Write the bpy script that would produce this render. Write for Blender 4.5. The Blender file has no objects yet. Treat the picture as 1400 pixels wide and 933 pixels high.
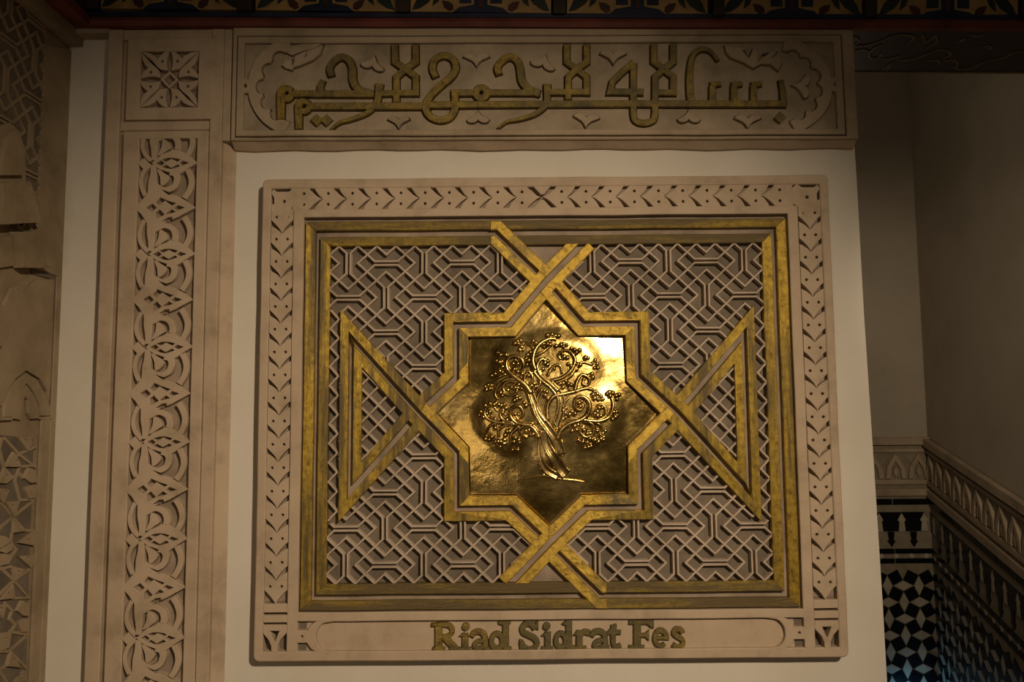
import bpy, bmesh, math, random
from mathutils import Vector, Matrix, noise
from mathutils.geometry import delaunay_2d_cdt

random.seed(7)
scene = bpy.context.scene
COL = scene.collection
PI = math.pi

# ---------------------------------------------------------------- camera
F = 1100.0                 # focal length in pixels of the 1400 x 933 frame
DIST = 1.7                 # camera to wall
CH = 1.5                   # camera height
PITCH = math.atan(F / 12316.0)
ROLL = math.radians(0.465)
cam_data = bpy.data.cameras.new('camera')
cam_data.sensor_fit = 'HORIZONTAL'
cam_data.sensor_width = 36.0
cam_data.lens = 36.0 * F / 1400.0
cam_data.clip_start = 0.05
cam = bpy.data.objects.new('camera', cam_data)
COL.objects.link(cam)
_r = Vector((1, 0, 0)); _u = Vector((0, -math.sin(PITCH), math.cos(PITCH))); _f = Vector((0, math.cos(PITCH), math.sin(PITCH)))
_c, _s = math.cos(ROLL), math.sin(ROLL)
CR = _r * _c + _u * _s      # image right
CU = _u * _c - _r * _s      # image up
# rolling the camera clockwise turns the picture counter-clockwise
CR, CU = _r * _c - _u * _s, _u * _c + _r * _s
CAMLOC = Vector((0, -DIST, CH))
m = Matrix.Identity(4)
for i in range(3):
    m[i][0] = CR[i]; m[i][1] = CU[i]; m[i][2] = -_f[i]; m[i][3] = CAMLOC[i]
cam.matrix_world = m
scene.camera = cam

# ---------------------------------------------------------------- light
scene.view_settings.view_transform = 'Standard'
scene.view_settings.look = 'None'
scene.view_settings.gamma = 1.0
scene.view_settings.use_curve_mapping = False
scene.view_settings.exposure = 0.0
world = bpy.data.worlds.new('dim_room')
world.use_nodes = True
world.node_tree.nodes['Background'].inputs[0].default_value = (1.0, 0.80, 0.55, 1)
world.node_tree.nodes['Background'].inputs[1].default_value = 0.042
scene.world = world

def spot(name, loc, target, energy, color, size_deg, blend, radius):
    d = bpy.data.lights.new(name, 'SPOT')
    d.energy = energy; d.color = color; d.spot_size = math.radians(size_deg); d.spot_blend = blend
    d.shadow_soft_size = radius
    o = bpy.data.objects.new(name, d); COL.objects.link(o)
    o.location = loc
    o.rotation_euler = (Vector(target) - Vector(loc)).to_track_quat('-Z', 'Y').to_euler()
    return o
def point(name, loc, energy, color, radius):
    d = bpy.data.lights.new(name, 'POINT'); d.energy = energy; d.color = color; d.shadow_soft_size = radius
    o = bpy.data.objects.new(name, d); COL.objects.link(o); o.location = loc
    return o
WARM = (1.0, 0.81, 0.58)
spot('ceiling_spot', (0.95, -2.4, 2.47), (-0.22, 0, 1.00), 240, WARM, 60, 1.0, 0.06)
spot('far_wall_fill', (0.92, -0.9, 1.88), (1.52, 1.7, 1.45), 48, WARM, 52, 1.0, 0.06)  # added spot that brightens the far wall; no known lamp there
point('left_fill', (-0.8, -2.8, 1.2), 12, WARM, 0.25)  # added soft fill from the left, behind the camera
point('far_room_fill', (0.90, 0.75, 2.2), 0.9, WARM, 0.12)  # added unseen light behind the pillar, lifts the far room walls
point('blue_led', (1.60, 1.63, 0.335), 0.36, (0.15, 0.55, 1.0), 0.02)

# ---------------------------------------------------------------- projection helpers
K = DIST / F               # metres per rectified unit on the wall
def ray(px, py):
    x = (px - 700) / F; y = (466.5 - py) / F
    return CR * x + CU * y + _f
def on_y(px, py, Y):
    d = ray(px, py); return CAMLOC + d * ((Y - CAMLOC.y) / d.y)
def on_x(px, py, X):
    d = ray(px, py); return CAMLOC + d * ((X - CAMLOC.x) / d.x)
def on_z(px, py, Z):
    d = ray(px, py); return CAMLOC + d * ((Z - CAMLOC.z) / d.z)
def RP(px, py, d=0.03):    # pixel -> wall units
    p = on_y(px, py, -d); return (p.x / K, (p.z - CH) / K)
def ZF(ox, oy, s, d=0.03): # zoomed crop coordinates -> wall units
    return lambda x, y: RP(ox + x / s, oy + y / s, d)
def MB(a, b, d):           # wall units + relief depth -> world
    return Vector((a * K, -d, CH + b * K))
def wob(p, amp=0.0009, f=9.0):
    n = noise.noise_vector(p * f) * amp
    return p + n
def MBW(a, b, d):          # the same with hand-cut unevenness
    return wob(MB(a, b, d))

# ---------------------------------------------------------------- materials
def mat(name):
    m = bpy.data.materials.new(name); m.use_nodes = True
    nt = m.node_tree; b = nt.nodes['Principled BSDF']
    return m, nt, b
def ramp(nt, src, stops):
    r = nt.nodes.new('ShaderNodeValToRGB')
    r.color_ramp.elements[0].position = stops[0][0]; r.color_ramp.elements[0].color = (*stops[0][1], 1)
    r.color_ramp.elements[1].position = stops[-1][0]; r.color_ramp.elements[1].color = (*stops[-1][1], 1)
    for p, c in stops[1:-1]:
        e = r.color_ramp.elements.new(p); e.color = (*c, 1)
    nt.links.new(src, r.inputs[0]); return r
def tex(nt, scale, detail=6, rough=0.6, stretch=(1, 1, 1), geo=False):
    tc = nt.nodes.new('ShaderNodeNewGeometry' if geo else 'ShaderNodeTexCoord')
    mp = nt.nodes.new('ShaderNodeMapping'); mp.inputs['Scale'].default_value = stretch
    nt.links.new(tc.outputs['Position' if geo else 'Object'], mp.inputs[0])
    n = nt.nodes.new('ShaderNodeTexNoise'); n.inputs['Scale'].default_value = scale
    n.inputs['Detail'].default_value = detail; n.inputs['Roughness'].default_value = rough
    nt.links.new(mp.outputs[0], n.inputs['Vector']); return n
def bump(nt, b, src, strength, dist):
    bp = nt.nodes.new('ShaderNodeBump'); bp.inputs['Strength'].default_value = strength; bp.inputs['Distance'].default_value = dist
    nt.links.new(src, bp.inputs['Height'])
    nt.links.new(bp.outputs[0], b.inputs['Normal']); return bp
def plaster(name, stops, scale=9, rough=0.9, bs=0.35, bd=0.0015, pits=True):
    m, nt, b = mat(name)
    n = tex(nt, scale, 8, 0.65, geo=True)
    r = ramp(nt, n.outputs['Fac'], stops)
    nt.links.new(r.outputs[0], b.inputs['Base Color'])
    b.inputs['Roughness'].default_value = rough
    b.inputs['Specular IOR Level'].default_value = 0.25
    n2 = tex(nt, 160, 6, 0.7, geo=True)
    bump(nt, b, n2.outputs['Fac'], bs, bd)
    return m
M = {}
M['white'] = plaster('white_plaster', [(0.30, (0.575, 0.51, 0.415)), (0.55, (0.625, 0.565, 0.48)), (0.75, (0.66, 0.595, 0.50))], 3.0)
M['carved'] = plaster('carved_plaster', [(0.28, (0.31, 0.23, 0.15)), (0.48, (0.43, 0.325, 0.225)), (0.70, (0.49, 0.375, 0.265))], 11)
M['carved_old'] = plaster('old_carved_plaster', [(0.30, (0.24, 0.18, 0.115)), (0.5, (0.36, 0.275, 0.185)), (0.72, (0.44, 0.34, 0.235))], 8)
M['shaded_ochre'] = plaster('shaded_ochre_plaster', [(0.30, (0.20, 0.148, 0.085)), (0.5, (0.30, 0.225, 0.14)), (0.72, (0.37, 0.285, 0.185))], 8)  # old carved plaster in darker ochre; left wall's dimness put into the colour
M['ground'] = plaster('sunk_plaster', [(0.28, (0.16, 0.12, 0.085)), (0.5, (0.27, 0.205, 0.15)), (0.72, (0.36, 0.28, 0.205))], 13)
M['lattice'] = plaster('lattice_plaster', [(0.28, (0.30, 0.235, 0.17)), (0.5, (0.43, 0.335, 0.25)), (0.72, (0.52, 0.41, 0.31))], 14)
M['pit'] = plaster('pit_plaster', [(0.28, (0.10, 0.078, 0.056)), (0.5, (0.15, 0.118, 0.086)), (0.72, (0.20, 0.157, 0.115))], 14)  # darker copy of the lattice plaster; darkness of recesses put into the colour
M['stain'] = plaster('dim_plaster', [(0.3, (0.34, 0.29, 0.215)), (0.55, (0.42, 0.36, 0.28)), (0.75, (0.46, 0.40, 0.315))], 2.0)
M['floor'] = plaster('floor_tile', [(0.3, (0.2, 0.15, 0.1)), (0.7, (0.3, 0.24, 0.17))], 4)

def gold(name, stretch, lo=0.40, hi=0.52, g=(0.78, 0.52, 0.085), dull=(0.115, 0.085, 0.035)):
    m, nt, b = mat(name)
    n = tex(nt, 7, 8, 0.72, stretch, geo=True)
    f = ramp(nt, n.outputs['Fac'], [(lo, (0, 0, 0)), (hi, (1, 1, 1))])
    mx = nt.nodes.new('ShaderNodeMix'); mx.data_type = 'RGBA'
    nt.links.new(f.outputs[0], mx.inputs[0])
    mx.inputs[6].default_value = (*dull, 1)
    n3 = tex(nt, 75, 7, 0.75, geo=True)
    r3 = ramp(nt, n3.outputs['Fac'], [(0.36, (g[0] * 0.34, g[1] * 0.33, g[2] * 0.4)), (0.47, (g[0] * 0.75, g[1] * 0.72, g[2] * 0.7)), (0.62, g)])
    nt.links.new(r3.outputs[0], mx.inputs[7])
    nt.links.new(mx.outputs[2], b.inputs['Base Color'])
    mr = nt.nodes.new('ShaderNodeMapRange'); mr.inputs[3].default_value = 0.15; mr.inputs[4].default_value = 0.72
    nt.links.new(f.outputs[0], mr.inputs[0]); nt.links.new(mr.outputs[0], b.inputs['Metallic'])
    b.inputs['Roughness'].default_value = 0.46
    n2 = tex(nt, 90, 6, 0.75, stretch, geo=True)
    bump(nt, b, n2.outputs['Fac'], 0.9, 0.003)
    return m
M['gold'] = gold('gold_leaf', (1, 1, 1), 0.36, 0.50, (0.70, 0.47, 0.08))
M['gold_h'] = gold('gold_leaf_along_rails', (0.35, 1, 3.2), 0.47, 0.68, (0.52, 0.36, 0.06), (0.125, 0.085, 0.030))
M['gold_v'] = gold('gold_leaf_along_stiles', (3.6, 1, 0.30), 0.42, 0.56, (0.62, 0.425, 0.07), (0.125, 0.085, 0.028))
M['gold_text'] = gold('gilded_lettering', (1, 1, 1), 0.38, 0.62, (0.38, 0.265, 0.055), (0.085, 0.065, 0.025))
M['gold_dull'] = gold('dull_gilded_lettering', (1, 1, 1), 0.42, 0.66, (0.36, 0.25, 0.06), (0.11, 0.085, 0.03))
M['field'] = plaster('inscription_ground', [(0.30, (0.20, 0.155, 0.10)), (0.5, (0.32, 0.25, 0.17)), (0.72, (0.42, 0.33, 0.23))], 10)
def brass():
    m, nt, b = mat('beaten_brass')
    n = tex(nt, 6, 7, 0.65, geo=True)
    r = ramp(nt, n.outputs['Fac'], [(0.30, (0.20, 0.13, 0.035)), (0.5, (0.46, 0.31, 0.095)), (0.7, (0.78, 0.57, 0.24))])
    nt.links.new(r.outputs[0], b.inputs['Base Color'])
    b.inputs['Metallic'].default_value = 1.0
    n4 = tex(nt, 12, 6, 0.7, geo=True)
    r4 = ramp(nt, n4.outputs['Fac'], [(0.3, (0.17, 0.17, 0.17)), (0.7, (0.32, 0.32, 0.32))])
    nt.links.new(r4.outputs[0], b.inputs['Roughness'])
    n2 = tex(nt, 30, 5, 0.6, geo=True)
    bump(nt, b, n2.outputs['Fac'], 0.45, 0.003)
    return m
M['brass'] = brass()
def plain(name, c, rough=0.6, spec=0.3, var=0.25, scale=20):
    m, nt, b = mat(name)
    n = tex(nt, scale, 6, 0.6, geo=True)
    r = ramp(nt, n.outputs['Fac'], [(0.3, tuple(x * (1 - var) for x in c)), (0.7, tuple(min(1, x * (1 + var)) for x in c))])
    nt.links.new(r.outputs[0], b.inputs['Base Color']); b.inputs['Roughness'].default_value = rough
    b.inputs['Specular IOR Level'].default_value = spec
    bump(nt, b, n.outputs['Fac'], 0.2, 0.001)
    return m
M['wood'] = plain('dark_painted_wood', (0.030, 0.018, 0.012), 0.55, 0.3, 0.4)
M['red'] = plain('brick_red_paint', (0.13, 0.032, 0.020), 0.6, 0.3, 0.4, 14)
M['ochre'] = plain('ochre_paint', (0.31, 0.19, 0.07), 0.6, 0.3, 0.35, 16)
M['navy'] = plain('navy_paint', (0.014, 0.017, 0.040), 0.5, 0.3, 0.4)
M['green'] = plain('dark_green_paint', (0.016, 0.022, 0.018), 0.5, 0.3, 0.4)
M['maroon'] = plain('maroon_paint', (0.055, 0.018, 0.015), 0.5, 0.3, 0.4)
M['curl'] = plain('faded_ochre_paint', (0.16, 0.105, 0.045), 0.6, 0.3, 0.5, 40)
M['black_tile'] = plain('black_glazed_tile', (0.006, 0.006, 0.008), 0.25, 0.4, 0.3)
M['white_tile'] = plain('cream_glazed_tile', (0.42, 0.36, 0.26), 0.30, 0.4, 0.2)
M['grout'] = plain('grout', (0.26, 0.215, 0.15), 0.9, 0.1, 0.2)

# ---------------------------------------------------------------- object helpers
def tag(o, label=None, cat=None, group=None, kind=None):
    if label: o['label'] = label
    if cat: o['category'] = cat
    if group: o['group'] = group
    if kind: o['kind'] = kind
    return o
def thing(name, loc, label, cat, group=None):
    o = bpy.data.objects.new(name, None); COL.objects.link(o); o.location = loc
    o.empty_display_size = 0.05
    return tag(o, label, cat, group)
def wloc(o):
    v = Vector((0, 0, 0))
    while o is not None:
        v += o.location; o = o.parent
    return v
def mesh_of(name, vf, material, origin=Vector((0, 0, 0)), smooth=False):
    verts, faces = vf
    me = bpy.data.meshes.new(name)
    me.from_pydata([tuple(Vector(v) - origin) for v in verts], [], faces)
    bm = bmesh.new(); bm.from_mesh(me)
    bmesh.ops.recalc_face_normals(bm, faces=bm.faces[:])
    bm.to_mesh(me); bm.free()
    if smooth:
        for p in me.polygons: p.use_smooth = True
    me.materials.append(M[material] if isinstance(material, str) else material)
    return me
def center(vf):
    vs = vf[0]
    lo = [min(v[i] for v in vs) for i in range(3)]; hi = [max(v[i] for v in vs) for i in range(3)]
    return Vector([(a + b) / 2 for a, b in zip(lo, hi)])
def obj(name, vf, material, parent=None, smooth=False, origin=None):
    """one mesh object; vertices are given in world coordinates"""
    org = center(vf) if origin is None else origin
    me = mesh_of(name, vf, material, org, smooth)
    o = bpy.data.objects.new(name, me); COL.objects.link(o)
    if parent is not None:
        o.parent = parent; o.location = org - wloc(parent)
    else:
        o.location = org
    return o
def inst(name, me, parent, loc, roty=0.0, mirror=False):
    o = bpy.data.objects.new(name, me); COL.objects.link(o)
    o.parent = parent; o.location = Vector(loc) - wloc(parent); o.rotation_euler = (0, roty, 0)
    if mirror: o.scale = (-1, 1, 1)
    return o
def struct(o):
    o['kind'] = 'structure'; return o

# ---------------------------------------------------------------- shape helpers (plane polygons)
def area(p): return 0.5 * sum(p[i][0] * p[(i + 1) % len(p)][1] - p[(i + 1) % len(p)][0] * p[i][1] for i in range(len(p)))
def rect(x0, y0, x1, y1): return [(min(x0, x1), min(y0, y1)), (max(x0, x1), min(y0, y1)), (max(x0, x1), max(y0, y1)), (min(x0, x1), max(y0, y1))]
def rrect(x0, y0, x1, y1, r, n=5):
    out = []
    for cx, cy, a0 in ((x1 - r, y0 + r, -90), (x1 - r, y1 - r, 0), (x0 + r, y1 - r, 90), (x0 + r, y0 + r, 180)):
        for i in range(n + 1):
            a = math.radians(a0 + 90 * i / n); out.append((cx + r * math.cos(a), cy + r * math.sin(a)))
    return out
def disc(cx, cy, r, n=10, ry=None):
    ry = r if ry is None else ry
    return [(cx + r * math.cos(2 * PI * i / n), cy + ry * math.sin(2 * PI * i / n)) for i in range(n)]
def catmull(pts, n=6, closed=False):
    out = []; N = len(pts)
    rng = range(N) if closed else range(N - 1)
    for i in rng:
        p1, p2 = pts[i], pts[(i + 1) % N]
        p0 = pts[i - 1] if (closed or i > 0) else tuple(2 * a - b for a, b in zip(p1, p2))
        p3 = pts[(i + 2) % N] if (closed or i + 2 < N) else tuple(2 * b - a for a, b in zip(p1, p2))
        for k in range(n):
            t = k / n
            out.append(tuple(0.5 * (2 * b + (c - a) * t + (2 * a - 5 * b + 4 * c - d) * t * t + (3 * b - a - 3 * c + d) * t ** 3)
                             for a, b, c, d in zip(p0, p1, p2, p3)))
    if not closed: out.append(tuple(pts[-1]))
    return out
def stroke(pts, w, w1=None, closed=False, ext=0.0):
    """quads along a polyline, mitred at the joints"""
    P = [Vector(p) for p in pts]; N = len(P)
    if ext and not closed:
        P[0] = P[0] - (P[1] - P[0]).normalized() * ext
        P[-1] = P[-1] + (P[-1] - P[-2]).normalized() * ext
    L = []
    for i in range(N):
        hw = (w if w1 is None else w + (w1 - w) * i / (N - 1)) / 2
        if closed: a, b = P[i] - P[i - 1], P[(i + 1) % N] - P[i]
        else:
            a = P[i] - P[i - 1] if i > 0 else P[1] - P[0]
            b = P[i + 1] - P[i] if i < N - 1 else P[-1] - P[-2]
        if a.length < 1e-9: a = b
        if b.length < 1e-9: b = a
        a = a.normalized(); b = b.normalized()
        na, nb = Vector((-a.y, a.x)), Vector((-b.y, b.x))
        nn = na + nb
        if nn.length < 0.3: nn = na; k = 1
        else:
            nn = nn.normalized(); k = min(1 / max(0.3, nn.dot(nb)), 2.6)
        L.append((P[i] + nn * hw * k, P[i] - nn * hw * k))
    out = []
    for i in range(N if closed else N - 1):
        a, b = L[i], L[(i + 1) % N]
        out.append([tuple(a[1]), tuple(b[1]), tuple(b[0]), tuple(a[0])])
    return out
def fix(p):
    q = []
    for a in p:
        if not q or (abs(a[0] - q[-1][0]) + abs(a[1] - q[-1][1])) > 1e-6: q.append((a[0], a[1]))
    if len(q) > 2 and abs(q[0][0] - q[-1][0]) + abs(q[0][1] - q[-1][1]) < 1e-6: q.pop()
    return q if area(q) > 0 else q[::-1]
def hull(p):
    p = sorted(set(p))
    def half(pp):
        o = []
        for q in pp:
            while len(o) > 1 and (o[-1][0] - o[-2][0]) * (q[1] - o[-2][1]) - (o[-1][1] - o[-2][1]) * (q[0] - o[-2][0]) <= 1e-9: o.pop()
            o.append(q)
        return o
    a, b = half(p), half(p[::-1])
    return a[:-1] + b[:-1]
def solve(groups, pred):
    """planar boolean: groups = [(tag, polygon)]; keep what pred(tags) wants"""
    V = []; Fc = []; T = []
    for t, p in groups:
        q = fix(p)
        if len(q) == 4: q = hull(q)
        if len(q) < 3 or abs(area(q)) < 1e-7: continue
        b = len(V); V += [Vector(v) for v in q]; Fc.append(list(range(b, b + len(q)))); T.append(t)
    vs, es, fs, ov, oe, of = delaunay_2d_cdt(V, [], Fc, 1, 1e-5)
    keep = []
    for f, o in zip(fs, of):
        if not o: continue
        tg = {T[i] for i in o}
        cx = sum(vs[i].x for i in f) / len(f); cy = sum(vs[i].y for i in f) / len(f)
        if pred(tg, cx, cy): keep.append(tuple(f))
    return [(v.x, v.y) for v in vs], keep
def PRED(tg, x, y): return 'a' in tg and 'h' not in tg
def loft(vs, tris, mapper, d0, d1, cham=0.0, draft=0.0, back=False):
    """kept triangles at depth d0 with chamfered, drafted sides down to d1"""
    idx = {}; verts = []; faces = []
    def top(i):
        if i not in idx:
            idx[i] = len(verts); verts.append((vs[i][0], vs[i][1], d0))
        return idx[i]
    ed = {}
    for f in tris:
        if area([vs[i] for i in f]) < 0: f = f[::-1]
        faces.append(tuple(top(i) for i in f))
        for k in range(len(f)):
            a, b = f[k], f[(k + 1) % len(f)]
            ed[(a, b)] = 1
    bd = [(a, b) for (a, b) in ed if (b, a) not in ed]
    nrm = {}
    for a, b in bd:
        dx, dy = vs[b][0] - vs[a][0], vs[b][1] - vs[a][1]; l = math.hypot(dx, dy) or 1
        n = (dy / l, -dx / l)
        for q in (a, b): nrm.setdefault(q, []).append(n)
    off = {}
    for q, ns in nrm.items():
        sx = sum(n[0] for n in ns) / len(ns); sy = sum(n[1] for n in ns) / len(ns); l2 = sx * sx + sy * sy
        if l2 < 0.12: off[q] = (sx, sy)
        else: off[q] = (sx / l2, sy / l2) if l2 > 0.25 else (sx * 2, sy * 2)
    def ring(o, d):
        r = {}
        for q in off:
            r[q] = len(verts); verts.append((vs[q][0] + off[q][0] * o, vs[q][1] + off[q][1] * o, d))
        return r
    prev = {q: idx[q] for q in off}
    if cham > 0:
        # pull the crown in, then down
        for q in off:
            i = idx[q]; verts[i] = (vs[q][0] - off[q][0] * cham * 0.6, vs[q][1] - off[q][1] * cham * 0.6, d0)
        rg = ring(0.4 * cham, d0 - cham * K * 0.9)
        for a, b in bd: faces.append((prev[a], rg[a], rg[b], prev[b]))
        prev = rg
    rg = ring(draft + 0.4 * cham, d1)
    for a, b in bd: faces.append((prev[a], rg[a], rg[b], prev[b]))
    return [mapper(*v) for v in verts], faces
def relief(A, H, mapper, d0, d1, cham=0.6, draft=0.6, pred=PRED, extra=()):
    g = [('a', p) for p in A] + [('h', p) for p in H] + list(extra)
    vs, tr = solve(g, pred)
    return loft(vs, tr, mapper, d0, d1, cham, draft)
def prism(poly, mapper, d0, d1):
    return relief([poly], [], mapper, d0, d1, 0, 0)
def slab(poly, mapper, d0, d1):
    """closed prism"""
    p = fix(poly); n = len(p)
    v = [mapper(x, y, d0) for x, y in p] + [mapper(x, y, d1) for x, y in p]
    f = [tuple(range(n)), tuple(range(2 * n - 1, n - 1, -1))] + [(i, i + n, (i + 1) % n + n, (i + 1) % n) for i in range(n)]
    return v, f
def box(x0, y0, z0, x1, y1, z1):
    v = [(x, y, z) for z in (z0, z1) for y in (y0, y1) for x in (x0, x1)]
    f = [(0, 1, 3, 2), (4, 6, 7, 5), (0, 4, 5, 1), (2, 3, 7, 6), (0, 2, 6, 4), (1, 5, 7, 3)]
    return v, f
def merge(*vfs):
    V = []; Fc = []
    for v, f in vfs:
        b = len(V); V += list(v); Fc += [tuple(i + b for i in q) for q in f]
    return V, Fc
# ================================================================= structure
XL = on_y(84, 486, 0).x                       # inner corner with the left wall
pr0 = on_y(1168, 205, 0); pr1 = on_y(1213, 933, 0)
def wall_right_x(z):
    return pr0.x + (pr1.x - pr0.x) * (z - pr0.z) / (pr1.z - pr0.z)
YBF = -0.040
bl0, bl1 = on_y(105, 36.0, YBF), on_y(1260, 39.5, YBF)
BSL = (bl1.z - bl0.z) / (bl1.x - bl0.x)          # the beam hangs slightly off level
ZB = bl0.z + BSL * (0.4 - bl0.x)                 # underside of the painted beam
TH = on_z(1250, 98, ZB).y                     # wall thickness seen on the soffit
zs = [0.0, 0.4, 0.8, 1.1, 1.4, 1.7, 2.0, ZB]
edge = [(wall_right_x(z) / K, (z - CH) / K) for z in zs]
edge = [(x + 0.8 * math.sin(i * 2.3), y) for i, (x, y) in enumerate(edge)]
poly = [(XL / K - 120, -CH / K)] + edge + [(XL / K - 120, (ZB - CH) / K + 4)]
struct(obj('wall_back', slab(poly, MB, 0, -TH), 'white'))
struct(obj('floor', box(-1.4, -3.5, -0.1, 3.2, 3.4, 0.0), 'floor'))
struct(obj('wall_left', box(XL - 0.15, -2.2, 0, XL - 0.0115, 0.0, 2.75), 'shaded_ochre'))

# far room behind the opening
ZD = 3.4
YF = -DIST + ZD
XC = on_y(1268, 600, YF).x
struct_far = struct(obj('wall_far', box(0.75, YF, 0, XC + 0.3, YF + 0.12, 3.1), 'stain'))
AZ = math.radians(9.5)
RD = Vector((-math.sin(AZ), -math.cos(AZ), 0)); RN = Vector((-math.cos(AZ), math.sin(AZ), 0))
RO_ = Vector((XC, YF, 0))
def MR(s, z, d): return RO_ + RD * s + Vector((0, 0, z)) + RN * d
v = [MR(s, z, d) for d in (0, -0.12) for s, z in ((0, 0), (2.2, 0), (2.2, 3.1), (0, 3.1))]
struct_right = struct(obj('wall_right', (v, [(0, 1, 2, 3), (7, 6, 5, 4), (0, 4, 5, 1), (1, 5, 6, 2), (2, 6, 7, 3), (3, 7, 4, 0)]), 'stain'))

# ================================================================= carved pilaster
px0 = -561.0; px1 = -398.0
ptop = RP(230, 40)[1]
pil = thing('carved_pilaster', MB(-480, -CH / K, 0.0), 'tall tan plaster pilaster carved with an arabesque strip, left of the plaque', 'pilaster')
# body with a splayed right edge
bod = [(px0, 0.0), (px0, 0.018), (px1, 0.018), (-384, 0.0)]
yb, yt = -CH / K, ptop
v = [MBW(x, y, d) for y in [yb + (yt - yb) * i / 24 for i in range(25)] for x, d in bod]
f = [(i * 4 + j, i * 4 + j + 1, i * 4 + j + 5, i * 4 + j + 4) for i in range(24) for j in range(3)] + [(3, 2, 1, 0), (96, 97, 98, 99)]
obj('body', (v, f), 'carved', pil)
def strip(name, x0, x1, y0, y1, d0, d1, mt, parent, cham=1.2, n=22):
    """long straight moulding with wobbling edges"""
    ys = [y0 + (y1 - y0) * i / n for i in range(n + 1)]
    p = [(x0, y) for y in ys] + [(x1, y) for y in ys[::-1]]
    return obj(name, relief([p], [], MBW, d0, d1, cham, 0.3), mt, parent)
strip('moulding', -560, -541, yb, yt, 0.030, 0.018, 'carved', pil)
strip('moulding', -415, -399, yb, yt, 0.030, 0.018, 'carved', pil)
obj('cap', slab(rrect(XL / K + 1, yt - 5, px0 + 3, yt + 3, 2.4), MBW, 0.030, 0.0), 'carved_old', pil)
strip('moulding', -398, -388, RP(300, 192)[1], yt, 0.029, 0.0, 'carved', pil, n=6)
strip('moulding', -540, -416, RP(230, 53)[1], yt, 0.028, 0.018, 'carved', pil, n=6)
# rosette square
zr = ZF(0, 0, 3.8875)
rc = zr(902, 424)
R0 = 79.5 / 155.0 * 1.0                        # petal unit
hs = 40.6
xo0, xo1 = -531.0, -416.5
fr0 = zr(685, 210); fr1 = zr(1125, 635)
sq_out = rect(fr0[0], fr1[1], fr1[0], fr0[1])
sq_in = rect(rc[0] - hs, rc[1] - hs, rc[0] + hs, rc[1] + hs)
sqf = obj('square_frame', relief([sq_out], [sq_in], MBW, 0.033, 0.018, 1.0, 0.6), 'carved', pil)
u = hs / 156.0
oct_ = [(10, 50), (17, 78), (17, 110), (6, 154), (30, 150), (50, 132), (64, 112), (80, 130), (110, 146), (152, 154), (128, 132), (92, 102), (62, 68), (46, 56)]
for k in range(4):
    for mir in (1, -1):
        P = []
        for (x, y) in oct_ :
            x *= mir
            c, s = math.cos(k * PI / 2), math.sin(k * PI / 2)
            P.append((rc[0] + u * (c * x - s * y), rc[1] + u * (s * x + c * y)))
        hx, hy = 40 * mir, 100
        c, s = math.cos(k * PI / 2), math.sin(k * PI / 2)
        h = disc(rc[0] + u * (c * hx - s * hy), rc[1] + u * (s * hx + c * hy), 2.4, 8)
        obj('petal', relief([P], [h], MBW, 0.033, 0.018, 0.6, 0.2), 'carved', sqf)
dm = lambda r: [(rc[0] + r, rc[1]), (rc[0], rc[1] + r), (rc[0] - r, rc[1]), (rc[0], rc[1] - r)]
obj('rosette_centre', relief([dm(12.5)], [dm(8.5)], MBW, 0.031, 0.018, 0.4, 0.4), 'carved', sqf)

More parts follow.
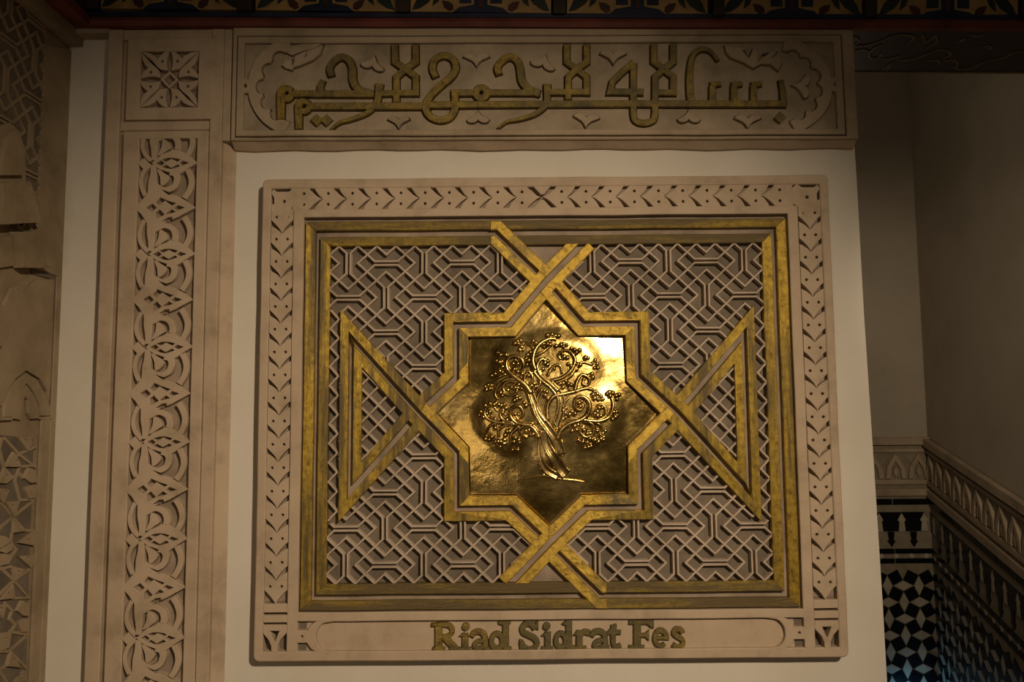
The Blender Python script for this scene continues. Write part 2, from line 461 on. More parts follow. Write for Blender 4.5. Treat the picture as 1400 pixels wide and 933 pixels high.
# arabesque strip: one period traced in a 6.662 x crop, laid out in wall units
ax0, ax1 = -511.5, -431.0
atop = RP(230, 190)[1]
strip('stile', -533, ax0, yb, RP(230, 180)[1], 0.033, 0.018, 'carved', pil)
strip('stile', ax1, -416.5, yb, RP(230, 180)[1], 0.033, 0.018, 'carved', pil)
obj('rail', relief([rect(ax0, atop, ax1, RP(230, 180)[1])], [], MBW, 0.033, 0.018, 0.6, 0.3), 'carved', pil)
strip('moulding', -540, -416, RP(230, 177)[1], RP(230, 165)[1], 0.026, 0.018, 'carved', pil, n=6)
acx = (ax0 + ax1) / 2
per = 127.0
S6 = 80.5 / 535.0                              # crop px -> wall units
def al(x, y): return ((x - 457) * S6, -(y - 285) * S6 * 1.0)
def arabesque_parts():
    A = []; H = []
    def poly(pts, smooth=0):
        q = [al(*p) for p in pts]
        return catmull(q, smooth, True) if smooth else q
    # narrow eye
    A.append(poly([(312, 288), (380, 225), (430, 180), (490, 158), (560, 170), (640, 210), (728, 288), (650, 335), (580, 385), (520, 410), (470, 400), (400, 360)]))
    H += [poly([(348, 290), (395, 262), (430, 290), (395, 318)]), poly([(405, 256), (450, 240), (490, 238), (540, 244), (575, 258), (545, 278), (490, 250), (438, 280)]),
          poly([(440, 302), (490, 332), (548, 300), (572, 318), (530, 335), (490, 345), (440, 338), (408, 322)]), poly([(560, 290), (590, 266), (655, 288), (592, 312)])]
    H += [poly([(405, 205), (450, 165), (492, 142), (498, 160), (470, 180)]), poly([(392, 348), (430, 360), (482, 378), (472, 402), (440, 392)])]
    # small diamond at the left edge
    A.append(poly([(182, 290), (240, 240), (285, 290), (240, 345)]))
    # wide star
    yo = 420
    A.append(poly([(165, 285 + yo), (235, 215 + yo), (290, 140 + yo), (330, 60 + yo), (400, 100 + yo), (470, 150 + yo), (560, 180 + yo), (640, 225 + yo), (722, 285 + yo), (640, 330 + yo), (560, 375 + yo), (470, 410 + yo), (400, 455 + yo), (330, 510 + yo), (290, 430 + yo), (235, 350 + yo)]))
    H += [poly([(272, 285 + yo), (330, 245 + yo), (372, 285 + yo), (330, 325 + yo)]), poly([(398, 188 + yo), (470, 220 + yo), (548, 245 + yo), (510, 268 + yo), (445, 222 + yo), (392, 268 + yo), (362, 240 + yo)]),
          poly([(362, 330 + yo), (398, 300 + yo), (445, 350 + yo), (405, 375 + yo), (365, 390 + yo)]), poly([(455, 345 + yo), (505, 300 + yo), (545, 325 + yo), (500, 340 + yo)]), poly([(530, 290 + yo), (560, 262 + yo), (628, 285 + yo), (558, 312 + yo)])]
    H += [poly([(398, 110 + yo), (470, 135 + yo), (505, 145 + yo), (505, 168 + yo), (470, 168 + yo)]), poly([(420, 412 + yo), (470, 375 + yo), (515, 370 + yo), (515, 395 + yo), (480, 408 + yo)])]
    # ring bands, left and right, above and below the star (mirrored)
    for fy in (lambda y: y, lambda y: 2 * (285 + yo) - y):
        A += stroke([al(x, fy(y)) for x, y in catmull([(300, 300), (240, 370), (218, 450), (232, 530), (262, 590)], 5)], 34 * S6)
        A += stroke([al(x, fy(y)) for x, y in catmull([(640, 350), (672, 420), (678, 490), (655, 560), (618, 618)], 5)], 48 * S6)
        # stem of the leaf and its curl
        A += stroke([al(x, fy(y)) for x, y in catmull([(328, 305), (330, 400), (325, 470), (330, 560)], 4)], 44 * S6, 90 * S6)
        A.append([al(x, fy(y)) for x, y in catmull([(362, 345), (440, 390), (478, 420), (455, 470), (405, 498), (392, 420)], 4, True)])
        A += stroke([al(x, fy(y)) for x, y in catmull([(360, 500), (440, 540), (520, 510), (548, 440), (540, 400)], 5)], 40 * S6, 60 * S6)
    return A, H
AA, AH = arabesque_parts()
def MLOC(a, b, d): return wob(Vector((a * K, -d, b * K)), 0.0006)
obj('arabesque_bed', prism(rect(ax0 - 1, yb, ax1 + 1, atop + 1), MB, 0.0190, 0.017), 'ground', pil)
obj('rosette_bed', prism(sq_in, MB, 0.0190, 0.017), 'ground', pil)
arme = mesh_of('arabesque_motif', relief(AA, AH, MLOC, 0.033, 0.018, 0.6, 0.2), 'carved')
y1 = RP(232, 222.8)[1]
for k in range(7):
    inst('arabesque_motif', arme, pil, (acx * K, 0, CH + (y1 - per * k) * K))
# the cut-off motif above the first eye
clip = rect(-60, 2, 60, (atop - y1) - 0.2)
A2 = [[(x, y + per) for x, y in p] for p in AA]; H2 = [[(x, y + per) for x, y in p] for p in AH]
vf = relief(A2, H2, lambda a, b, d: MBW(a + acx, b + y1, d), 0.033, 0.018, 0.6, 0.2,
            pred=lambda t, x, y: 'a' in t and 'h' not in t and 'c' in t, extra=[('c', clip)])
obj('arabesque_motif', vf, 'carved', pil)

# ================================================================= inscription panel
hx0, hx1 = RP(318, 120)[0], RP(1169, 120)[0]
hy0, hy1 = RP(740, 191)[1], ptop
ins = thing('inscription_panel', MB((hx0 + hx1) / 2, hy0, 0), 'long carved plaster panel with gilded Kufic inscription under the painted beam', 'panel')
def tilt(p): return [(x, y - (x - 47) * 0.0055) for x, y in p]
hy1 += 1.0
vf = slab(tilt(rrect(hx0, hy0, hx1, hy1, 2)), MBW, 0.018, 0.0)
obj('body', vf, 'carved_old', ins)
# sloping underside ledge
v = []
n = 30
for i in range(n + 1):
    x = hx0 + (hx1 - hx0) * i / n
    dn = 9.0 + 0.9 * math.sin(i * 1.7) + 0.6 * math.sin(i * 0.6)
    for yy, d in ((hy0 + 0.6, 0.030), (hy0 - dn, 0.008), (hy0 - dn, 0.0), (hy0 + 0.6, 0.0)):
        v.append(MBW(x, yy - (x - 47) * 0.0055, d))
f = [(i * 4 + j, i * 4 + (j + 1) % 4, i * 4 + 4 + (j + 1) % 4, i * 4 + 4 + j) for i in range(n) for j in range(4)] + [(0, 1, 2, 3), (n * 4 + 3, n * 4 + 2, n * 4 + 1, n * 4)]
obj('ledge', (v, f), 'carved', ins)
def hp(px, py): return RP(px, py, 0.035)
i0 = hp(323, 49.5); i1 = hp(1153, 187.5); j0 = hp(331, 57); j1 = hp(1144, 178)
def longrect(x0, y0, x1, y1, n=24):
    xs = [x0 + (x1 - x0) * i / n for i in range(n + 1)]
    return tilt([(x, y0) for x in xs] + [(x, y1) for x in xs[::-1]])
yT, yBt = hp(740, 47)[1], hp(740, 187)[1]
g1x0, g1x1 = hp(321, 120)[0], hp(1156, 120)[0]
obj('outer_frame', relief([longrect(hx0, hy0, hx1, hy1)], [longrect(g1x0, yBt, g1x1, yT)], MBW, 0.034, 0.018, 1.4, 0.4), 'carved_old', ins)
yT2, yB2 = hp(740, 49)[1], hp(740, 184)[1]; x20, x21 = hp(323.5, 120)[0], hp(1153, 120)[0]
yT3, yB3 = hp(740, 57)[1], hp(740, 177)[1]; x30, x31 = hp(332, 120)[0], hp(1144, 120)[0]
obj('inner_frame', relief([longrect(x20, yB2, x21, yT2)], [longrect(x30, yB3, x31, yT3)], MBW, 0.034, 0.018, 1.2, 0.6), 'carved_old', ins)
ZA, ZBq, ZC = ZF(300, 20, 4.375, 0.033), ZF(580, 20, 4.375, 0.033), ZF(860, 20, 4.375, 0.033)
TRENCH = []
def grow(p, w):
    p = fix(p); n = len(p); o = []
    for i in range(n):
        a = Vector(p[i]) - Vector(p[i - 1]); b = Vector(p[(i + 1) % n]) - Vector(p[i])
        a.normalize(); b.normalize()
        m_ = Vector((a.y + b.y, -a.x - b.x)); l = m_.length
        m_ = m_ / l * min(w * 2 / l, w * 1.8) if l > 0.2 else Vector((a.y, -a.x)) * w
        o.append((p[i][0] + m_.x, p[i][1] + m_.y))
    return o
def trench(polys, w=1.8):
    for p in polys: TRENCH.append(grow(p, w))
def zp(z, pts): return [z(*p) for p in pts]
def zs_(z, pts, n=0):
    q = zp(z, pts); return catmull(q, n) if n else q
def cusped(z, path, w, lobes, ring, bar):
    P = catmull(zp(z, path), 5)
    A = stroke(P, w * 0.233) + [disc(*z(*ring), 10.5, 14)] + stroke(zp(z, bar), 9)
    Hh = [disc(*z(x, y), r * 0.233, 14) for x, y, r in lobes]
    vf = relief(A, Hh + [disc(*z(*ring), 3.4, 10)], MBW, 0.0325, 0.018, 0.7, 0.3)
    obj('cusped_border', vf, 'carved_old', ins)
    wide = stroke(P, w * 0.233 + 3.4) + [disc(*z(*ring), 12, 14)] + stroke(zp(z, bar), 11.5)
    inn = [disc(*z(x, y), r * 0.233 - 1.7, 14) for x, y, r in lobes]
    return wide, inn
wideL, innL = cusped(ZA, [(420, 175), (330, 208), (262, 268), (222, 345), (208, 425), (222, 510), (262, 585), (322, 640), (400, 680)], 78,
    [(358, 262, 50), (292, 330, 46), (258, 428, 48), (284, 522, 46), (340, 590, 44)], (150, 425), [(110, 425), (185, 425)])
wideR, innR = cusped(ZC, [(930, 172), (1010, 195), (1090, 245), (1150, 320), (1175, 400), (1172, 480), (1140, 555), (1075, 620), (985, 672)], 80,
    [(985, 250, 46), (1052, 292, 46), (1108, 362, 48), (1118, 452, 46), (1085, 535, 46), (1020, 590, 42)], (1240, 416), [(1190, 416), (1272, 416)])
# fleurons in the ground of the inscription
_w = [(0.0, 1.0), (0.16, 0.55), (0.38, 0.22), (0.66, 0.0), (1.0, -0.28), (0.92, -0.52), (0.66, -0.66), (0.34, -0.60), (0.12, -0.42)]
tulip = _w + [(0.0, -0.16)] + [(-x, y) for x, y in _w[:0:-1]]
def fleuron(z, cx, cy, sx, sy, rot):
    c, s = math.cos(math.radians(rot)), math.sin(math.radians(rot))
    P = [z(cx + c * x * sx - s * y * sy, cy + s * x * sx + c * y * sy) for x, y in tulip]
    trench([P])
    obj('fleuron', relief([P], [], MBW, 0.0325, 0.018, 0.6, 0.3), 'carved_old', ins)
for a in ((ZA, 915, 292, 70, 48, 195), (ZA, 1070, 636, 64, 42, 0), (ZBq, 310, 262, 76, 44, 0), (ZBq, 712, 285, 74, 50, 198), (ZBq, 1130, 243, 78, 50, 0),
          (ZBq, 320, 615, 66, 44, 180), (ZBq, 970, 625, 76, 48, 5), (ZC, 360, 612, 66, 44, 180), (ZC, 713, 630, 78, 46, 0), (ZC, 1040, 425, 70, 62, 95)):
    fleuron(*a)
pal_c = [(575, 185), (650, 195), (690, 205), (720, 260), (745, 205), (775, 225), (770, 285), (810, 230), (890, 218), (850, 260), (900, 245), (915, 285), (895, 330), (850, 295), (790, 292), (745, 318), (690, 285), (610, 255), (585, 225)]
trench([zp(ZC, pal_c)])
obj('palmette', relief([zp(ZC, pal_c)], [zp(ZC, [(695, 205), (722, 255), (716, 260), (680, 215)]), zp(ZC, [(768, 290), (785, 240), (850, 222), (800, 250)])], MBW, 0.0325, 0.018, 0.6, 0.3), 'carved_old', ins)
pal_a = [(372, 300), (395, 275), (430, 262), (445, 285), (452, 245), (500, 222), (560, 205), (618, 178), (600, 230), (560, 265), (480, 300), (440, 312), (430, 326), (395, 318)]
trench([zp(ZA, pal_a)])
obj('palmette', relief([zp(ZA, pal_a)], [zp(ZA, [(430, 262), (442, 290), (438, 305), (432, 290)]), zp(ZA, [(528, 215), (520, 245), (500, 262), (512, 240)])], MBW, 0.0325, 0.018, 0.6, 0.3), 'carved_old', ins)
pal_b = [(385, 215), (420, 182), (500, 172), (610, 172), (560, 200), (500, 212), (430, 238)]
trench([zp(ZA, pal_b)])
obj('palmette', relief([zp(ZA, pal_b)], [], MBW, 0.031, 0.018, 0.6, 0.3), 'carved_old', ins)

# gilded letters: groups of strokes
q = 1.02 / 4.375
def letter(strokes, holes=(), polys=()):
    A = []
    for z, pts, w, w1, sm in strokes:
        A += stroke(zs_(z, pts, sm), w * q, None if w1 is None else w1 * q)
    A += [zp(z, p) for z, p in polys]
    for z, pts, w, w1, sm in strokes:
        TRENCH.extend(stroke(zs_(z, pts, sm), w * q + 3.2, None if w1 is None else w1 * q + 3.2, ext=1.5))
    trench([zp(z, p) for z, p in polys])
    vf = relief(A, list(holes), MBW, 0.034, 0.018, 0.9, 0.4)
    return obj('gilded_letter', vf, 'gold_text', ins)
def lamalif(z, xl, xr, yc, yl, yr, lx, ybar=None):
    """knotted pair of uprights: U head, crossing, octagonal eye"""
    m_ = (xl + xr) / 2
    st = [(z, [(xl, 178), (xl, yc - 45), (m_, yc), (xr, yc + 45), (xr, yr)], 36, None, 0),
          (z, [(xr, 178), (xr, yc - 45), (m_, yc), (xl + 8, yc + 45), (xl + 8, yl)], 36, None, 0)]
    if ybar: st.append((z, [(lx, ybar), (xr + 18, ybar)], 34, None, 0))
    return st
# far-left word
letter([(ZA, [(920, 472), (440, 472)], 38, None, 0), (ZA, [(365, 480), (366, 628)], 44, 40, 0), (ZA, [(605, 470), (602, 425), (618, 392)], 40, 26, 0),
        (ZA, [(900, 470), (830, 445), (797, 395), (793, 320), (770, 268), (725, 252), (680, 280), (658, 320), (668, 365)], 44, 34, 5)],
       [disc(*ZA(402, 470), 3.2, 10)], [(ZA, [(395 + 52 * math.cos(t), 472 + 50 * math.sin(t)) for t in [i * 2 * PI / 16 for i in range(16)]])])
letter([(ZA, [(1260, 545), (520, 548)], 40, None, 0), (ZA, [(472, 560), (474, 685)], 42, 34, 0)], [disc(*ZA(506, 548), 3.4, 10)],
       [(ZA, [(500 + 50 * math.cos(t), 548 + 48 * math.sin(t)) for t in [i * 2 * PI / 16 for i in range(16)]])])
letter(lamalif(ZA, 1048, 1172, 325, 522, 485, 955, 468) + [])
letter([(ZA, [(955, 412), (948, 480), (935, 530), (880, 585), (790, 622), (715, 645), (665, 685)], 44, 10, 5)])
for cx in (582, 640):
    obj('gilded_letter', relief([zp(ZA, [(cx - 36, 630), (cx, 598), (cx + 36, 630), (cx, 664)])], [], MBW, 0.034, 0.018, 0.8, 0.4), 'gold_text', ins)
# noon loop and second word
letter([(ZBq, [(68, 372), (48, 320), (62, 268), (112, 243), (168, 262), (188, 315), (160, 370), (95, 425), (35, 485), (5, 545), (28, 600), (85, 628), (145, 615), (180, 565), (182, 500), (182, 455)], 38, None, 4)])
letter([(ZBq, [(690, 466), (160, 466)], 36, None, 0)], [disc(*ZBq(340, 467), 3.4, 10)], [(ZBq, [(340 + 52 * math.cos(t), 467 + 50 * math.sin(t)) for t in [i * 2 * PI / 16 for i in range(16)]])])
letter([(ZBq, [(690, 470), (630, 448), (585, 395), (573, 320), (555, 272), (510, 252), (462, 278), (436, 318), (447, 358)], 44, 36, 5)])
letter([(ZBq, [(735, 415), (735, 500), (718, 550), (660, 595), (570, 625), (495, 640), (442, 678)], 42, 8, 5)])
letter(lamalif(ZBq, 853, 972, 325, 508, 480, 745, 462))
# the long base line with the last words
letter([(ZBq, [(15, 538), (1225, 532), (2165, 532)], 38, None, 0)] +
       [(ZC, [(x, 520), (x, 425)], 40, 36, 0) for x in (500, 628, 746)] + [(ZC, [(x - 12, 420), (x + 48, 412)], 34, 24, 0) for x in (500, 628, 746)] +
       [(ZC, [(925, 532), (922, 455), (908, 390)], 40, 24, 0)])
letter([(ZC, [(374, 520), (364, 420), (366, 320), (385, 240), (435, 205), (490, 220), (533, 272)], 44, 16, 5)])
letter(lamalif(ZC, 150, 266, 325, 600, 480, 140, 465) + [(ZC, [(158, 590), (145, 632), (90, 648), (42, 632), (28, 590), (28, 480), (25, 300)], 36, None, 3)])
letter([(ZBq, [(1252, 285), (1180, 345), (1125, 400), (1112, 460), (1310, 462)], 36, None, 0)])
letter([(ZBq, [(1255, 290), (1250, 390), (1250, 520)], 34, None, 0)])
obj('gilded_letter', relief([zp(ZC, [(870, 618), (902, 582), (940, 612), (906, 648)])], [], MBW, 0.034, 0.018, 0.8, 0.4), 'gold_text', ins)

obj('inscription_ground', relief([longrect(x30 - 1, yB3 - 1, x31 + 1, yT3 + 1)], TRENCH, MBW, 0.0255, 0.018, 0.5, 0.3,
    pred=lambda t, x, y: 'a' in t and 'h' not in t and ('w' not in t or 'k' in t), extra=[('w', p) for p in wideL + wideR] + [('k', p) for p in innL + innR]), 'field', ins)
# ================================================================= name plaque
CX = 47.5
plq = thing('carved_plaque', MB(CX, -320, 0), 'large carved plaster plaque with gilded star strapwork and a hotel name along the bottom', 'plaque')
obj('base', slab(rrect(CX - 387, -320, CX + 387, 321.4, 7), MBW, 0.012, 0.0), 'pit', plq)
DF = 0.032
def ringpoly(x, yt, yb, n=26, nv=22):
    xs = [CX - x + 2 * x * i / n for i in range(n + 1)]; ys = [yb + (yt - yb) * i / nv for i in range(nv + 1)]
    return [(a, yb) for a in xs] + [(CX + x, b) for b in ys[1:]] + [(a, yt) for a in xs[::-1][1:]] + [(CX - x, b) for b in ys[::-1][1:-1]]
def dens(p, n=20):
    out = []
    for i in range(len(p)):
        a, b = p[i], p[(i + 1) % len(p)]
        k = max(1, int(math.hypot(b[0] - a[0], b[1] - a[1]) / n))
        out += [(a[0] + (b[0] - a[0]) * j / k, a[1] + (b[1] - a[1]) * j / k) for j in range(k)]
    return out
obj('outer_frame', relief([dens(rrect(CX - 387, -320, CX + 387, 321.4, 7))], [ringpoly(376.3, 309.2, -308.5)], MBW, DF, 0.004, 1.4, 0.2), 'carved', plq)
# inner strip
obj('inner_frame', relief([ringpoly(344.2, 279, -269.5)] + [rect(CX + s * 331, -268, CX + s * 344.2, -308.8) for s in (-1, 1)], [ringpoly(331, 268.6, -259)], MBW, DF, 0.012, 0.9, 0.3), 'carved', plq)
# leaf friezes -------------------------------------------------
def leaf_mesh(name, pitch, w=14.9, dots=True):
    N = 12
    fr = []; bk = []
    for i in range(2 * N + 1):
        n = -w + w * i / N; a = abs(n) / w
        fr.append((-19 * a ** 0.68, n))
        bk.append((-pitch - 19 * a ** 0.68 + 5.6 * a ** 1.0 + (0.2 if a < 0.05 else 2.4), n))
    P = fr + bk[::-1]
    H = [disc(-pitch + 7.5, s * 7.6, 2.2, 8) for s in (-1, 1)] if dots else []
    g = relief([P], H, lambda a, b, d: Vector((a * K, -d, b * K)), DF - 0.001, 0.018, 0.4, 0.1)
    return mesh_of(name, g, 'carved')
bed = 0.0175
fl = 'carved'
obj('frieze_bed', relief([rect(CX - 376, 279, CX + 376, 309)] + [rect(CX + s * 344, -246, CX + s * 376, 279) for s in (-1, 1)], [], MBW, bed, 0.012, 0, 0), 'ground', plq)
pt = 33.2
lm = leaf_mesh('leaf', pt)
yc = 294.1
for s in (-1, 1):
    for k in range(10):
        x = CX - 6 - s * 0 + s * (0 if k == 0 else k * pt)
        # on the left the leaves point right, on the right they point left
        inst('leaf', lm, plq, ((CX - 5 + s * (k * pt + 1.5)) * K, 0, CH + yc * K), 0 if s < 0 else PI)
for s in (-1, 1):
    obj('leaf_wedge', relief([[(CX - 5 - 12, yc + s * 15), (CX - 5 + 12, yc + s * 15), (CX - 5 + 2, yc + s * 4), (CX - 5 - 2, yc + s * 4)]], [], MBW, DF - 0.001, 0.018, 0.7, 0.5), 'carved', plq)
pv = 30.9
lv = leaf_mesh('leaf', pv)
for s in (-1, 1):
    for k in range(17):
        inst('leaf', lv, plq, ((CX + s * 360.3) * K, 0, CH + (246 - pv * k) * K), PI / 2)
    # corner leaf block with a dot
    x0 = CX + s * 360.3
    c = [(x0 - s * 15.5, 309), (x0 - s * 8, 304.5), (x0 + s * 8, 304.5), (x0 + s * 13, 308), (x0 + s * 15.5, 303), (x0 + s * 11.5, 296), (x0 + s * 11.5, 288), (x0 + s * 15.5, 278), (x0 + s * 6, 270), (x0, 249),
         (x0 - s * 7, 268), (x0 - s * 15.5, 279.2), (x0 - s * 24, 283), (x0 - s * 33, 292.5), (x0 - s * 34, 294.5), (x0 - s * 25, 302)]
    obj('corner_leaf', relief([c], [disc(x0 - s * 2, 291, 2.6, 9)], MBW, DF - 0.001, bed, 0.7, 0.5), 'carved', plq)
    # bars and the Y ornament at the foot
    for a, b in ((-247.5, -258), (-262, -270.8)):
        obj('bar', relief([rect(x0 - 15.6, a, x0 + 15.6, b)], [], MBW, DF, 0.014, 0.7, 0.3), 'carved', plq)
    A = [[(x0 - 15.6, -274.5), (x0 + 15.6, -274.5), (x0 + 15.6, -284), (x0 + 7.5, -293), (x0 + 4, -301), (x0 + 3.8, -309), (x0 - 3.8, -309), (x0 - 4, -301), (x0 - 7.5, -293), (x0 - 15.6, -284)]]
    obj('foot_ornament', relief(A, [[(x0 - 6.5, -281.5), (x0 + 6.5, -281.5), (x0 + 0.8, -295), (x0 - 0.8, -295)]], MBW, DF, 0.014, 0.7, 0.4), 'carved', plq)
# name field -----------------------------------------------------
nfo = obj('name_field', relief([dens(rect(CX - 331, -309, CX + 331, -269))], [], MBW, 0.0225, 0.012, 0, 0), 'carved', plq)
for s in (-1, 1):
    xo = CX + s * 318.5; 
    o = [(CX + s * (300 + 18.5 * math.cos(t)), -289.3 + 20 * math.sin(t)) for t in [-PI / 2 + PI * i / 12 for i in range(13)]]
    i_ = [(CX + s * (291 + 15.5 * math.cos(t)), -289.3 + 18.6 * math.sin(t)) for t in [-PI / 2 + PI * i / 12 for i in range(13)]]
    P = [(CX + s * 282, -308.9)] + o + [(CX + s * 282, -269.6)] + i_[::-1]
    obj('cartouche_end', relief([P] + [rect(CX + s * 317, -282, CX + s * 331, -297)], [disc(CX + s * 324.5, -289.3, 2.2, 8)], MBW, DF, 0.0225, 0.8, 0.5), 'carved', plq)
    for a, b in ((-271, -281), (-298, -308)):
        obj('cartouche_shade', relief([rect(CX + s * 319.5, a, CX + s * 330, b)], [], MBW, 0.0228, 0.0225, 0, 0), 'pit', plq)  # flat dark sheet, not sunk; shade of a recess put into its colour
# lettering --------------------------------------------------------
Q1, Q2 = ZF(580, 840, 7.368, 0.028), ZF(760, 840, 7.368, 0.028)
qs = 0.9525 / 7.368
def arc(cx, cy, rx, ry, a0, a1, n=14): return [(cx + rx * math.cos(math.radians(a0 + (a1 - a0) * i / n)), cy + ry * math.sin(math.radians(a0 + (a1 - a0) * i / n))) for i in range(n + 1)]
def glyph(z, strokes=(), polys=()):
    A = []
    for st in strokes:
        pts, w, w1, sm = st
        A += stroke(zs_(z, pts, sm), w * qs, None if w1 is None else w1 * qs)
    A += [zp(z, p) for p in polys]
    obj('letter', relief(A, [], MBW, 0.0295, 0.0225, 0.8, 0.5), 'gold_dull', nfo)
def R4(x0, y0, x1, y1): return [(x0, y0), (x1, y0), (x1, y1), (x0, y1)]
glyph(Q1, [([(140, 112), (235, 112), (282, 150), (270, 205), (215, 232), (160, 234)], 40, 40, 3), ([(205, 235), (265, 300), (320, 358)], 56, 60, 0)],
      [R4(112, 95, 178, 365), R4(75, 98, 190, 124), R4(88, 338, 205, 368), R4(255, 345, 352, 368)])
a_strk = lambda x: [([(x, 228), (x + 25, 190), (x + 80, 178), (x + 125, 205), (x + 138, 260), (x + 140, 350)], 46, 50, 3), ([(x + 130, 262), (x + 55, 282), (x + 25, 318), (x + 55, 350), (x + 130, 325)], 36, 36, 3)]
glyph(Q1, [], [R4(384, 200, 440, 360), [(352, 222), (400, 195), (400, 225)], R4(355, 340, 462, 366), disc(420, 130, 36, 14)])
glyph(Q1, a_strk(478), [R4(610, 335, 660, 362)])
glyph(Q1, [(arc(735, 272, 56, 74, 0, 360, 20), 44, None, 0)], [R4(795, 75, 850, 358), [(750, 75), (868, 75), (868, 98), (790, 108), (755, 98)], R4(795, 335, 876, 364)])
glyph(Q1, [([(1118, 150), (1085, 105), (1030, 98), (990, 135), (1000, 185), (1055, 215), (1115, 250), (1135, 300), (1105, 345), (1050, 358), (1000, 330), (978, 285)], 52, 44, 3)],
      [[(1125, 80), (1145, 80), (1145, 155), (1118, 140)], [(962, 262), (985, 265), (985, 362), (965, 362)]])
glyph(Q1, [], [R4(1214, 188, 1270, 356), [(1178, 218), (1225, 185), (1225, 220)], R4(1180, 334, 1292, 362), disc(1232, 126, 35, 14)])
glyph(Q2, [(arc(48, 268, 50, 70, 0, 360, 20), 44, None, 0)], [R4(102, 68, 160, 352), [(62, 100), (110, 68), (130, 68), (110, 120)], R4(110, 325, 190, 354)])
glyph(Q2, [([(250, 220), (285, 185), (340, 195)], 42, 50, 3)], [R4(208, 175, 268, 350), [(175, 215), (225, 165), (225, 210)], R4(190, 332, 306, 356)])
glyph(Q2, a_strk(362), [R4(485, 325, 540, 354)])
glyph(Q2, [([(585, 120), (580, 220), (582, 300), (605, 335), (655, 318)], 54, 34, 3)], [[(498, 210), (590, 108), (608, 108), (608, 170), (655, 170), (655, 205)]])
glyph(Q2, [], [R4(785, 70, 855, 350), [(738, 72), (985, 68), (985, 140), (960, 135), (920, 102), (738, 102)], R4(738, 322, 890, 350), [(850, 200), (900, 200), (938, 160), (938, 268), (900, 232), (850, 232)]])
glyph(Q2, [(arc(1055, 245, 60, 78, 10, -310, 20), 48, 34, 0), ([(1010, 246), (1125, 240)], 26, None, 0)])
glyph(Q2, [([(1278, 190), (1255, 158), (1205, 158), (1188, 195), (1225, 228), (1275, 262), (1275, 315), (1225, 338), (1180, 310)], 46, 40, 3)])

# gilded frames ----------------------------------------------------
GD = 0.0285; GG = 0.020
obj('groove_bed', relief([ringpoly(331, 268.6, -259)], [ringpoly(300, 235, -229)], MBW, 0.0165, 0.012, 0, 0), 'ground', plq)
def mitre_ring(name, xo, yto, ybo, xi, yti, ybi):
    s4 = [('gold_h', [(-xo, yto), (xo, yto), (xi, yti), (-xi, yti)]), ('gold_h', [(-xo, ybo), (xo, ybo), (xi, ybi), (-xi, ybi)]),
          ('gold_v', [(-xo, yto), (-xi, yti), (-xi, ybi), (-xo, ybo)]), ('gold_v', [(xo, yto), (xi, yti), (xi, ybi), (xo, ybo)])]
    return s4
DX, DY = 46.5, 0.0                              # strapwork centre
SQC = -3.5
# strap centre lines ------------------------------------------------
h = 122.5
T = (DX, 174.0 + 4); B = (DX, -173.0); L = (DX - 172.5, 0.5); R = (DX + 181 - 6, -2.0)
sq = lambda sx, sy: (CX - 0.5 + sx * h, SQC + sy * h)
def meet_v(x, p, q):  # point on line p->q at x
    t = (x - p[0]) / (q[0] - p[0]); return (x, p[1] + (q[1] - p[1]) * t)
c49 = 50.0
tlx, trx = -217.0, 313.5
tri_lt, tri_lb = (tlx, 102.0), (tlx, -103.0)
tri_rt, tri_rb = (trx, 103.0), (trx, -107.0)
yTi, yBi = 229.5, -223.0
topy, boty = 245.5, -240.5
NE = (T[0] + (yTi + 4 - T[1]), yTi + 4); NW = (T[0] - (topy - T[1]), topy)
SW = (B[0] - (B[1] - yBi + 4), yBi - 4); SE = (B[0] + (B[1] - boty), boty)
NW2 = (NW[0] - 7, topy); SE2 = (SE[0] + 7, boty)
sA = [NE, T, (sq(-1, 1)[0] + h - c49, sq(-1, 1)[1]), sq(-1, 1), (sq(-1, 1)[0], c49 - 2), L, tri_lb, tri_lt, L, (sq(-1, -1)[0], -c49 - 2), sq(-1, -1), (sq(-1, -1)[0] + h - c49, sq(-1, -1)[1]), B, SE, SE2]
sB = [NW2, NW, T, (sq(1, 1)[0] - h + c49, sq(1, 1)[1]), sq(1, 1), (sq(1, 1)[0], c49 - 2), R, tri_rb, tri_rt, R, (sq(1, -1)[0], -c49 - 2), sq(1, -1), (sq(1, -1)[0] - h + c49, sq(1, -1)[1]), B, SW]
WF, WG = 32.0, 8.2
groups = []
# whole straps carry correct mitres; crossings decided by the over arms
qa, qb = stroke(sA, WF), stroke(sB, WF); ga, gb = stroke(sA, WG), stroke(sB, WG)
segover = {'A': {0, 1, 7, 8}, 'B': {5, 6, 12, 13}}
for nm, Q_, G_ in (('A', qa, ga), ('B', qb, gb)):
    for i in range(len(Q_)):
        o = 'o' if i in segover[nm] else 'u'
        groups.append((o + 'F', Q_[i])); groups.append((o + 'G', G_[i]))
big = 400
dia = [(DX, T[1]), (L[0], 0), (DX, B[1]), (R[0], 0)]
groups.append(('D', dia)); 
